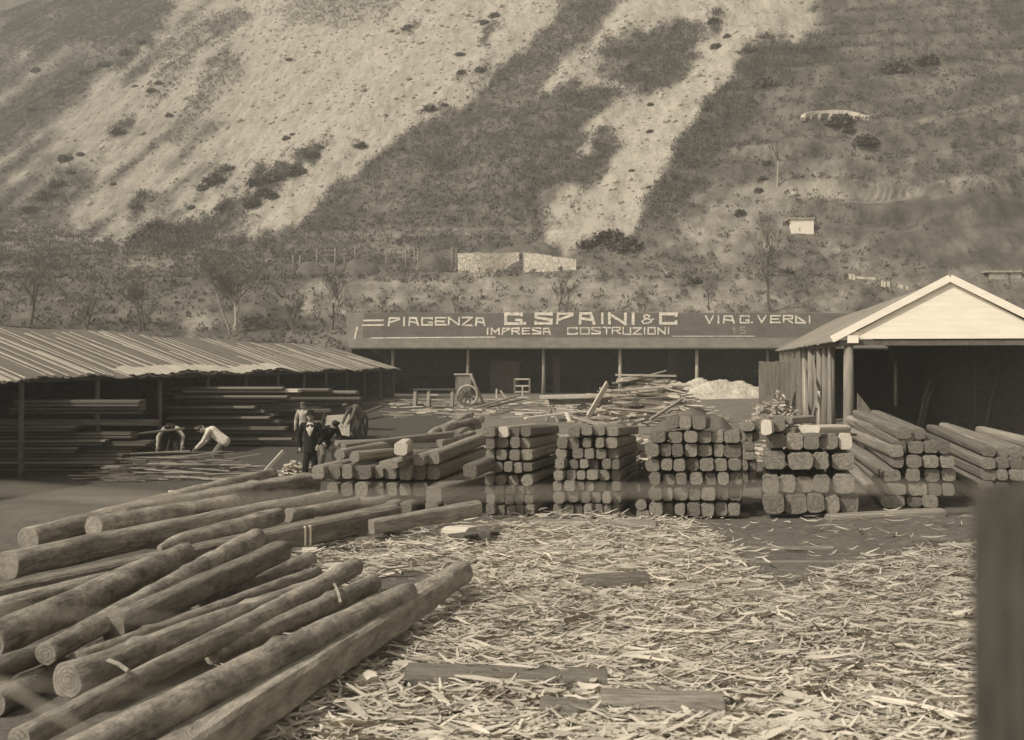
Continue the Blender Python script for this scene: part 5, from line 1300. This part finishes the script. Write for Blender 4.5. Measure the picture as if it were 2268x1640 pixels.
for k, px in enumerate((655, 667)):
    mb = MB(); t = (px + 40) / 908.; 
    a = at_z(-40, 1330, .20); b = at_z(868, 1142, .30)
    # find the point of the beam at this pixel
    best = min((abs((a.lerp(b, s / 400).x / a.lerp(b, s / 400).y * F + CX) - px), s / 400) for s in range(401))[1]
    p = a.lerp(b, best); d = (b - a).normalized(); n_ = d.cross(Vector((0, 0, 1))).normalized(); rr = 1.2 * (20 * a.y * (1 - best) + 21 * b.y * best) / F
    v = [p + n_ * (rr * 1.04) + d * s_ + Vector((0, 0, z_)) for s_, z_ in ((0, -rr * .86), (.035, -rr * .86), (.035, rr * .86), (0, rr * .86))]; v += [q - n_ * .02 for q in v]
    mb.raw(v, [(0, 1, 2, 3), (7, 6, 5, 4), (0, 4, 5, 1), (1, 5, 6, 2), (2, 6, 7, 3), (3, 7, 4, 0)])
    q = mb.build("white_stripe", M['white_paint']); q.parent = o; q.matrix_parent_inverse = (Matrix.Translation(o.location) @ o.rotation_quaternion.to_matrix().to_4x4()).inverted()
L_("pale barkless log along the photo's left edge under the bark log", (-30, 1362), .30, 25, (340, 1262), .34, 16, mat='stripped', seed=8, name="stripped_log")
L_("fattest bark log, its rounded end below the pointed log", (-30, 1428), .40, 36, (408, 1230), .50, 23, seed=9, knots=4, wob=.06)
L_("rough bark log second from the fattest, with a knobbly surface", (100, 1450), .36, 21, (568, 1194), .52, 21, seed=10, knots=7, wob=.08, bend=.012)
L_("squared log whose end sits left of the offcuts", (250, 1392), .36, 25, (624, 1220), .46, 18, mat='timber', e0=3, e1=5, seed=11, name="hewn_log")
L_("log stub cut off by the photo's left edge low down", (-40, 1495), .3, 24, (108, 1440), .32, 18, seed=12, mat='timber', name="log_stub")
L_("thin grey log between the squared log and the thick pair", (170, 1466), .25, 18, (700, 1268), .22, 11, seed=13, mat='timber')
L_("thick log with a broad dark butt tied with a pale strip", (152, 1508), .30, 34, (720, 1292), .30, 15, seed=14, mat='stripped')
L_("smooth log from the bottom corner ending beside the offcuts", (30, 1648), .45, 24, (792, 1252), .36, 17, seed=15, mat='stripped', bend=.008)
L_("slightly bent bark log beside the smooth one with a peeled strip", (470, 1455), .30, 16, (826, 1292), .34, 17, seed=16, knots=4, wob=.06, bend=.02)
L_("long rough bark log lying on the squared log", (130, 1700), .46, 44, (905, 1312), .48, 19, seed=17, knots=6, wob=.07)
L_("nearest big log, hewn square for most of its length with a round end", (360, 1704), .26, 40, (1022, 1268), .34, 22, seed=18, mat='timber', e0=14, e1=2.1, square_to=.78, name="hewn_log", endm='log_end', bend=.003)
L_("log in the shade below the thick pair, mostly hidden", (430, 1330), .16, 18, (690, 1240), .16, 14, seed=19, mat='timber')
L_("dark log buried under the pile at the photo's left edge", (-20, 1560), .10, 26, (300, 1400), .12, 20, seed=20, mat='timber')
L_("squared timber resting over the low stack's foot", (822, 1168), .30, 13, (1060, 1126), .46, 14, mat='timber', e0=8, e1=8, seed=21, name="hewn_beam", bend=.001, wob=.02, knots=0, cat="beam")
L_("grey square log lying in front of the low stack at the men's feet", (700, 1142), .16, 18, (862, 1115), .2, 17, mat='timber', e0=4, e1=5, seed=22, name="hewn_log")
# bark strips lying over the logs
def strip(label, pts, w, mat='pale'):
    v = []; f = []
    for i, p in enumerate(pts):
        t = (pts[min(i + 1, len(pts) - 1)] - pts[max(i - 1, 0)]).normalized(); s = t.cross(Vector((0, -.6, 1))).normalized() * w / 2
        v += [p - s, p + s, p + s + Vector((0, 0, -.008)), p - s + Vector((0, 0, -.008))]
    n = len(pts)
    for i in range(n - 1):
        for k in range(4): f.append((i * 4 + k, i * 4 + (k + 1) % 4, (i + 1) * 4 + (k + 1) % 4, (i + 1) * 4 + k))
    f += [(3, 2, 1, 0), ((n - 1) * 4, (n - 1) * 4 + 1, (n - 1) * 4 + 2, (n - 1) * 4 + 3)]
    mb = MB(); mb.raw(v, f); o = mb.build("bark_strip", M[mat]); tag(o, label, "bark strip")
strip("curled pale bark strip draped over the thick tied log", [at_z(238, 1460, .62), at_z(262, 1470, .64), at_z(283, 1485, .60)], .03, 'stripped')
strip("pale bark strip hanging across the bent bark log", [at_z(740, 1292, .50), at_z(748, 1310, .53), at_z(754, 1334, .46)], .026, 'stripped')
strip("long thin peeled strip beside the nearest big log", [at_z(560, 1600, .08), at_z(640, 1545, .12), at_z(705, 1478, .18)], .05)

# ------------------------------------------------------------------ the carpet of chips and bark
def chips():
    n = 260000
    y = np.sqrt(NR.uniform(7.5 ** 2, 21.5 ** 2, n)); u = NR.uniform(-.40, .60, n); x = u * y
    g_ = terr(x, y); px = x / y * F + CX; py = HY + (CH - g_) / y * F
    q = in_poly(px + NR.normal(0, 14, n), py + NR.normal(0, 8, n), CHIPS)
    dens = np.where(y < 12, .58, .36) * np.clip(.1 + 1.7 * fbm(x / 1.1, y / .8, 91, 4), .08, 1.2)
    # thinner on the open earth
    far = (px > 1500) & (py < 1330); dens = np.where(far, dens * .75, dens)
    keep = q & (NR.uniform(0, 1, n) < dens)
    extra = (~q) & (px > 500) & (NR.uniform(0, 1, n) < .008) & (py > 1130)
    keep |= extra
    x, y, g_, px, py = x[keep], y[keep], g_[keep], px[keep], py[keep]; m = len(x)
    big = np.clip((py - 1480) / 140, 0, 1)
    L = np.exp(NR.normal(np.log(.15), .62, m)); L = np.clip(L, .04, .9)
    w = np.clip(L * NR.uniform(.04, .15, m), .008, .036) * (1 + .3 * big)
    bigp = NR.uniform(0, 1, m) < .035; w = np.where(bigp, w * 2.6, w); L = np.where(bigp, np.minimum(L * 1.3, .42), L)
    yaw = NR.normal(0, .42, m) + np.where(NR.uniform(0, 1, m) < .28, NR.uniform(-1.6, 1.6, m), 0) + .25 * (fbm(x / 1.5, y / 1.5, 95) - .5)
    pit = NR.normal(0, .17, m) * (.17 / L) ** .4; curl = np.abs(NR.normal(0, .22, m)) * L; rol = NR.normal(0, .5, m)
    hz = g_ + .015 + NR.uniform(0, 1, m) ** 1.6 * .13 * (.4 + fbm(x / .8, y / .8, 92, 2))
    d = np.stack([np.cos(yaw) * np.cos(pit), np.sin(yaw) * np.cos(pit), np.sin(pit)], 1)
    s = np.stack([-np.sin(yaw) * np.cos(rol), np.cos(yaw) * np.cos(rol), np.sin(rol)], 1)
    up = np.cross(d, s); c = np.stack([x, y, hz], 1); V = []
    ts = [-.5, -.2, .15, .5]; wd = [.45, 1, .9, .3]
    side = NR.normal(0, .07, m).clip(-.1, .1) * np.minimum(L, .5); curl = np.minimum(curl, .12)
    for k in range(4):
        b = c + d * (ts[k] * L)[:, None] + up * (curl * (ts[k] ** 2 * 4 - .3) * .5)[:, None] + s * (side * math.sin(k * 1.4))[:, None]
        V.append(b - s * (w * wd[k] / 2)[:, None]); V.append(b + s * (w * wd[k] / 2)[:, None])
    V = np.stack(V, 1); V[:, :, 2] = np.maximum(V[:, :, 2], g_[:, None] + .004)
    base = np.arange(m)[:, None] * 8
    Fc = np.concatenate([base + np.array([0, 2, 3, 1]), base + np.array([2, 4, 5, 3]), base + np.array([4, 6, 7, 5])], 0)
    chip_tone = NR.beta(2.6, 2.2, m) + .12 * big - np.where((px > 1750) & (py < 1500), .12, 0)  # each chip's own tone, paler near the front, darker at far right
    chip_tone = chip_tone + .55 * (fbm(x / 1.3, y / .9, 98, 4) - .52) - .16 * np.clip((px - 1500) / 600, 0, 1) * np.clip((1500 - py) / 200, 0, 1) - np.where(bigp, .15, 0)
    tone = np.repeat(np.clip(chip_tone, 0, 1), 8)
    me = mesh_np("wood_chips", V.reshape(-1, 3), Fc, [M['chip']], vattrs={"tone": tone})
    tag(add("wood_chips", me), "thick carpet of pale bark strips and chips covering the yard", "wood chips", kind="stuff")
chips()

def bark_sheet(px, py, Lm, Wm, yaw, curlr, label, pit=0., mat='pale'):
    g_ = at_z(px, py, .04); mb = MB(); n, k = 8, 7; v = []
    for i in range(n + 1):
        t = i / n - .5
        for j in range(k):
            a = (j / (k - 1) - .5) * 2 * curlr; ww = Wm * (1 - .5 * abs(t) ** 2 * 2) * (1 + R.uniform(-.06, .06)); rr = ww / (2 * max(curlr, .2))
            v.append((t * Lm + R.uniform(-.01, .01), rr * math.sin(a), rr * (1 - math.cos(a)) * 1.0 + pit * (t + .5) + .03 * math.sin(t * 5)))
    f = [(i * k + j, (i + 1) * k + j, (i + 1) * k + j + 1, i * k + j + 1) for i in range(n) for j in range(k - 1)]
    m_ = len(v); v += [(a, b, c - .008) for a, b, c in v]; f += [(d + m_, c + m_, b + m_, a + m_) for a, b, c, d in f]
    mb.raw(v, f, 0, True); o = mb.build("bark_sheet", M[mat]); o.location = g_; o.rotation_euler = (R.uniform(-.25, .25), 0, yaw); tag(o, label, "bark", "large peeled bark pieces among the chips")
bark_sheet(800, 1530, .30, .26, .3, 1.5, "rounded pale curl of bark standing up near the nearest big log", .06)
bark_sheet(1030, 1545, .55, .16, .1, .7, "broad pale bark piece between the curl and the dark slabs")
bark_sheet(1190, 1610, .5, .13, -.9, .6, "pale bark piece pointing at the camera at the very bottom")
bark_sheet(1020, 1610, .45, .12, .5, .8, "short wide bark piece at the bottom beneath the broad one")
bark_sheet(1760, 1600, .5, .2, .1, .5, "large bright bark sheet at the bottom right of the chips")
#bark_sheet(1450, 1395, .6, .12, -.45, .5, "long pale bark slab slanting in the middle of the chips", mat='stripped')
bark_sheet(1230, 1395, .6, .1, -.5, .4, "narrow pale slab slanting left of the middle one", mat='stripped')
bark_sheet(1480, 1245, .8, .12, -.3, .5, "pale peeled strip heaped at the edge of the dark earth")
bark_sheet(700, 1560, .5, .07, .9, .5, "narrow curled peel beside the nearest big log's base")

# ------------------------------------------------------------------ people
class Flesh:
    def __init__(s): s.mb = MB()
    def ball(s, c, r, n=9):
        r = (r, r, r) if not hasattr(r, '__len__') else r; c = Vector(c); v = []; f = []
        for i in range(1, n):
            th = math.pi * i / n
            for j in range(n + 3): ph = 2 * math.pi * j / (n + 3); v.append(c + Vector((r[0] * math.sin(th) * math.cos(ph), r[1] * math.sin(th) * math.sin(ph), r[2] * math.cos(th))))
        k = n + 3
        for i in range(n - 2):
            for j in range(k): f.append((i * k + j, (i + 1) * k + j, (i + 1) * k + (j + 1) % k, i * k + (j + 1) % k))
        t, b = len(v), len(v) + 1; v += [c + Vector((0, 0, r[2])), c - Vector((0, 0, r[2]))]
        for j in range(k): f += [(t, j, (j + 1) % k), (b, (n - 2) * k + (j + 1) % k, (n - 2) * k + j)]
        s.mb.raw(v, f, 0, True)
    def limb(s, pts, rad, n=10):
        s.mb.tube(pts, rad, n)
        for p, r in zip(pts, rad): s.ball(p, r, 7)
    def build(s, name, mat, parent, vox):
        o = s.mb.build(name, mat, parent); m = o.modifiers.new("Remesh", 'REMESH'); m.mode = 'VOXEL'; m.voxel_size = vox; m.use_smooth_shade = True; return o

def person(loc, yaw, J, label, shirt='light_cloth', trousers='dark_cloth', hat='dark_cloth', vest=None, front=None, jacket_r=1.0, brim=.0, scale=1.0):
    V = lambda p: Vector(p)
    J = {k: V(v) for k, v in J.items()}
    B = Flesh()
    # torso, neck
    B.limb([J['pel'], J['pel'].lerp(J['che'], .5), J['che'], J['nec']], [.12, .115, .125, .055]); B.limb([J['shL'], J['che'], J['shR']], [.055, .10, .055])
    hd = J['hed']; up = (hd - J['nec']).normalized(); fw = J['look'].normalized(); fw = (fw - up * fw.dot(up)).normalized(); rt = fw.cross(up)
    B.limb([J['nec'], hd - up * .05], [.055, .05])
    B.ball(hd, (.078, .088, .11)); B.ball(hd + fw * .03 - up * .05, (.055, .06, .06)); B.ball(hd + fw * .095 - up * .01, (.014, .02, .02)); B.ball(hd + fw * .08 - up * .06, (.026, .014, .01))
    for s_ in (-1, 1): B.ball(hd + rt * s_ * .08 - up * .01, (.012, .02, .03))
    for s_ in ('L', 'R'):
        sg = -1 if s_ == 'L' else 1
        B.limb([J['sh' + s_], J['el' + s_], J['wr' + s_]], [.052, .040, .027])
        B.limb([J['pel'] + (J['kn' + s_] - J['pel']) * .12, J['kn' + s_], J['an' + s_]], [.095, .058, .040])
        fo = J.get('foot', V((0, 1, 0))); B.limb([J['an' + s_] - V((0, 0, .02)), J['an' + s_] + fo * .17 - V((0, 0, .045))], [.042, .032])
        d = (J['wr' + s_] - J['el' + s_]).normalized(); sd_ = d.cross(V((0, .3, 1)))
        sd_ = sd_.normalized() if sd_.length > .05 else V((1, 0, 0)); nn = d.cross(sd_)
        w = J['wr' + s_]; B.limb([w, w + d * .05, w + d * .085], [.026, .034, .034])
        for k in range(4):
            o_ = sd_ * ((k - 1.5) * .021); Lf = [.062, .074, .070, .054][k]
            a = w + d * .085 + o_; b = a + d * Lf * .55 + nn * .012; c = b + d * Lf * .35 + nn * .028
            B.limb([a, b, c], [.0105, .0095, .0085], 6)
        th0 = w + d * .03 - sd_ * .03; B.limb([th0, th0 - sd_ * .028 + d * .03 + nn * .01, th0 - sd_ * .03 + d * .06 + nn * .025], [.013, .011, .0095], 6)
    body = B.build("person", M['skin'], None, .0085); body.location = loc; body.rotation_euler = (0, 0, yaw); body.scale = (scale,) * 3
    tag(body, label, "person")
    C = Flesh(); jr = jacket_r
    hem = J['pel'].lerp(J['che'], -.02)
    C.limb([hem, J['pel'].lerp(J['che'], .5), J['che'], J['che'].lerp(J['nec'], .7)], [.155 * jr, .140 * jr, .150 * jr, .085]); C.limb([J['shL'], J['che'], J['shR']], [.072, .12, .072])
    for s_ in ('L', 'R'): C.limb([J['sh' + s_], J['el' + s_], J['el' + s_].lerp(J['wr' + s_], .93)], [.072, .058 * jr, .044 * jr])
    if jr > 1.05: C.limb([J['pel'], J['pel'] + (J['knL'] + J['knR'] - J['pel'] * 2) * .16], [.165, .175])
    C.build("jacket" if shirt in ('black_cloth', 'brown_cloth') else "shirt", M[shirt], body, .013)
    T = Flesh()
    T.limb([J['pel'].lerp(J['che'], .08), J['pel']], [.148, .145])
    for s_ in ('L', 'R'): T.limb([J['pel'] + (J['kn' + s_] - J['pel']) * .15, J['kn' + s_], J['kn' + s_].lerp(J['an' + s_], .9)], [.115, .082, .072])
    T.build("trousers", M[trousers], body, .013)
    Sh = Flesh(); fo = J.get('foot', V((0, 1, 0)))
    for s_ in ('L', 'R'): Sh.limb([J['an' + s_] - V((0, 0, .025)), J['an' + s_] + fo * .09 - V((0, 0, .04)), J['an' + s_] + fo * .19 - V((0, 0, .048))], [.055, .05, .042])
    Sh.build("shoes", M['dark_cloth'], body, .012)
    H = Flesh(); H.ball(hd + up * .03 - fw * .02, (.088, .094, .096)); H.build("hair", M['hair'], body, .014)
    if hat:
        K = Flesh(); K.ball(hd + up * .085 - fw * .005, (.105, .11, .055)); K.ball(hd + up * .06 + fw * .07, (.07 + brim, .06 + brim, .012))
        if brim: K.ball(hd + up * .06, (.11 + brim, .12 + brim, .014)); K.ball(hd + up * .12, (.085, .09, .065))
        K.build("hat" if brim else "cap", M[hat], body, .010)
    E = Flesh()
    for s_ in (-1, 1): E.ball(hd + fw * .083 + rt * s_ * .03 + up * .012, .009, 6)
    E.mb.build("eyes", M['black_cloth'], body)
    if vest:
        Q = Flesh(); Q.limb([hem, J['pel'].lerp(J['che'], .5), J['che'] + (J['nec'] - J['che']) * .25], [.160 * jr, .150 * jr, .150 * jr]); Q.build("waistcoat", M[vest], body, .013)
    if front:   # shirt front showing in the open jacket, with collar and small tie
        mb = MB(); c0 = J['che']; ux = (J['nec'] - J['pel']).normalized(); fr = V((0, 1, 0)); fr = (fr - ux * fr.dot(ux)).normalized(); rx = fr.cross(ux)
        prof = [(.17, .055), (.12, .085), (.02, .085), (-.08, .055), (-.17, .008)]; v = []
        for (h, w_) in prof:
            c = c0 + ux * h; y_ = .158 * jr if h < .1 else .11
            v += [c + fr * (y_ - .03) - rx * w_, c + fr * (y_ + .012), c + fr * (y_ - .03) + rx * w_]
        v2 = [p - fr * .02 for p in v]; f = []
        for i in range(4):
            a = i * 3; f += [(a, a + 1, a + 4, a + 3), (a + 1, a + 2, a + 5, a + 4), (a + 15, a + 18, a + 19, a + 16), (a + 16, a + 19, a + 20, a + 17)]
        mb.raw(v + v2, f, 0, True); mb.build("shirt_front", M['white_cloth'], body)
        E = Flesh(); bc = c0 + ux * .115 + fr * .145; E.ball(bc - rx * .03, (.03, .012, .018), 7); E.ball(bc + rx * .03, (.03, .012, .018), 7); E.mb.build("bow_tie", M['black_cloth'], body)
    return body
STAND = dict(pel=(0, 0, .93), che=(0, .01, 1.30), nec=(0, .01, 1.47), hed=(0, .03, 1.61), look=(0, 1, -.15), shL=(-.19, 0, 1.40), shR=(.19, 0, 1.40), elL=(-.27, -.02, 1.12), elR=(.27, -.02, 1.12), wrL=(-.27, .08, .88), wrR=(.27, .08, .88),
             knL=(-.11, .03, .50), knR=(.11, .03, .50), anL=(-.12, 0, .09), anR=(.12, 0, .09))
def on_ground(px, Y): x = PX(px, Y); return Vector((x, Y, tz(x, Y)))
PI = math.pi
person(on_ground(688, 27.0), PI + .05, dict(STAND, elR=(.30, -.05, 1.12), wrR=(.26, .03, .86), elL=(-.28, -.04, 1.12), wrL=(-.20, .10, .92), knL=(-.10, .0, .5), anL=(-.07, -.02, .09), anR=(.15, .02, .09)),
       "man in a black suit, open white shirt front and bow tie facing the camera", 'black_cloth', 'black_cloth', 'black_cloth', front=True, jacket_r=1.12, brim=.02)
STOOP = dict(pel=(0, -.12, .82), che=(0, .16, 1.08), nec=(0, .30, 1.20), hed=(0, .42, 1.26), look=(0, 1, -.7), shL=(-.19, .22, 1.14), shR=(.19, .22, 1.14), elL=(-.22, .36, .88), elR=(.22, .36, .88), wrL=(-.16, .50, .66), wrR=(.16, .50, .66),
             knL=(-.14, .08, .46), knR=(.14, .08, .46), anL=(-.15, -.06, .09), anR=(.15, -.06, .09))
person(on_ground(722, 29.0), PI * .5 + 2.3, dict(STOOP, elR=(.40, .10, .92), wrR=(.30, .30, .80), pel=(0, -.14, .88), anL=(-.2, .1, .09), knL=(-.18, .14, .5)), "man in a dark coat bending behind the suited man", 'black_cloth', 'grey_cloth', 'black_cloth', jacket_r=1.12)
person(on_ground(672, 35.0), PI - .3, dict(STAND, elR=(-.32, .10, 1.22), wrR=(-.42, .22, 1.42), elL=(.29, .0, 1.12)) | dict(shL=(.19, 0, 1.40), shR=(-.19, 0, 1.40), wrL=(.27, .08, .9)), "worker in a pale shirt standing farther back behind the suited man", 'light_cloth', 'dark_cloth', 'brown_cloth', scale=.93)
person(on_ground(792, 38.5), PI * .5 - .1 + PI * .25, dict(STOOP, pel=(0, -.15, .90), che=(0, .08, 1.18)), "worker in a brown jacket stooping at the handcart's dark wheel", 'brown_cloth', 'dark_cloth', 'brown_cloth', jacket_r=1.02, scale=1.03)
BEND = dict(pel=(0, -.30, .80), che=(0, .02, 1.06), nec=(0, .17, 1.10), hed=(0, .31, 1.12), look=(0, .7, -.9), shL=(-.18, .08, 1.07), shR=(.18, .08, 1.07), elL=(-.2, .22, .80), elR=(.2, .22, .80), wrL=(-.14, .42, .62), wrR=(.14, .42, .62),
            knL=(-.13, -.05, .46), knR=(.13, -.14, .44), anL=(-.14, -.12, .09), anR=(.14, -.32, .09))
person(on_ground(472, 29.4), PI * .5, BEND, "worker in a pale smock bent double over the rod pile, facing left", 'white_cloth', 'grey_cloth', 'brown_cloth')
person(on_ground(381, 30.6), PI, dict(BEND, pel=(0, -.18, .84), elL=(-.36, .16, .86), elR=(.34, .14, .84), wrL=(-.38, .34, .62), wrR=(.30, .34, .60)), "worker with white sleeves and dark waistcoat stooping toward the rods", 'light_cloth', 'dark_cloth', 'dark_cloth', vest='dark_cloth')

def handcart():
    Y = 39.6; x = PX(750, Y); g_ = tz(x, Y); r = empty("handcart", (x, Y, g_)); tag(r, "handcart with a pale tailboard and tall dark wheels beside the worker", "handcart"); r.rotation_euler = (0, 0, -.15)
    mb = MB(); v = [(-.5, -.05, .25), (.42, -.05, .12), (.42, -.05, .92), (-.42, -.05, .86)]; v += [(a, b + .05, c) for a, b, c in v]
    mb.raw(v, [(0, 1, 2, 3), (7, 6, 5, 4), (0, 4, 5, 1), (1, 5, 6, 2), (2, 6, 7, 3), (3, 7, 4, 0)]); mb.build("tailboard", M['pale'], r)
    mb = MB(); mb.box((-.5, .02, .3), (.45, 1.4, .38)); mb.box((-.5, .02, .38), (-.45, 1.4, .8)); mb.box((.4, .02, .38), (.45, 1.4, .8)); mb.build("cart_body", M['dark_plank_end'], r)
    for xx in (-.62, .78): wheel(r, (xx, .5, .47), .46, axis='x', rim=.05, mat='metal_dark')
    mb = MB(); mb.tube([(-.7, .5, .47), (.86, .5, .47)], .04, 8); mb.build("axle", M['metal_dark'], r)
handcart()

# ------------------------------------------------------------------ out-of-focus wire fence close to the camera
def near_fence():
    Y = .85; r = empty("wire_fence", (PX(2250, Y), Y, 0)); tag(r, "blurred dark fence post and wires right in front of the camera", "fence"); inv = -Vector(r.location)
    mb = MB(); a, b = P(2272, 1104, Y), P(2460, 1104, Y)
    mb.box(Vector((a.x, Y, -.2)) + inv, Vector((b.x, Y + .1, a.z)) + inv); mb.build("post", M['fence_post'], r)
    for k, (pts, rad) in enumerate((([(-300, 1082), (22, 1084), (200, 1098), (420, 1112), (900, 1100), (1500, 1086), (2000, 1078), (2200, 1086)], .0017), ([(-300, 1130), (22, 1134), (300, 1144), (640, 1180)], .0008),
                                    ([(-300, 1350), (22, 1352), (300, 1368), (620, 1392)], .0007), ([(-300, 1380), (22, 1525), (170, 1610), (260, 1680)], .0015), ([(-200, 1512), (22, 1514), (400, 1540)], .0010))):
        mb = MB(); mb.tube([P(x, y, Y + .01 * k) + inv for x, y in pts], rad, 6); mb.build("wire", M['wire'], r)
near_fence()

# ------------------------------------------------------------------ scattering volume added to lift the blacks; far things lose contrast
m = bpy.data.materials.new("added_veil"); m.use_nodes = True
hn, hl = m.node_tree.nodes, m.node_tree.links; hn.clear()
pv = hn.new("ShaderNodeVolumePrincipled"); pv.inputs["Density"].default_value = .0011; pv.inputs["Color"].default_value = (.98, .93, .82, 1)
ho = hn.new("ShaderNodeOutputMaterial"); hl.new(pv.outputs[0], ho.inputs["Volume"])
mb = MB(); mb.box((-340, -25, -2.5), (340, 490, 300)); o = mb.build("added_veil", m); tag(o, "thin pale volume added to lift the dark tones", "added_veil", kind="stuff")
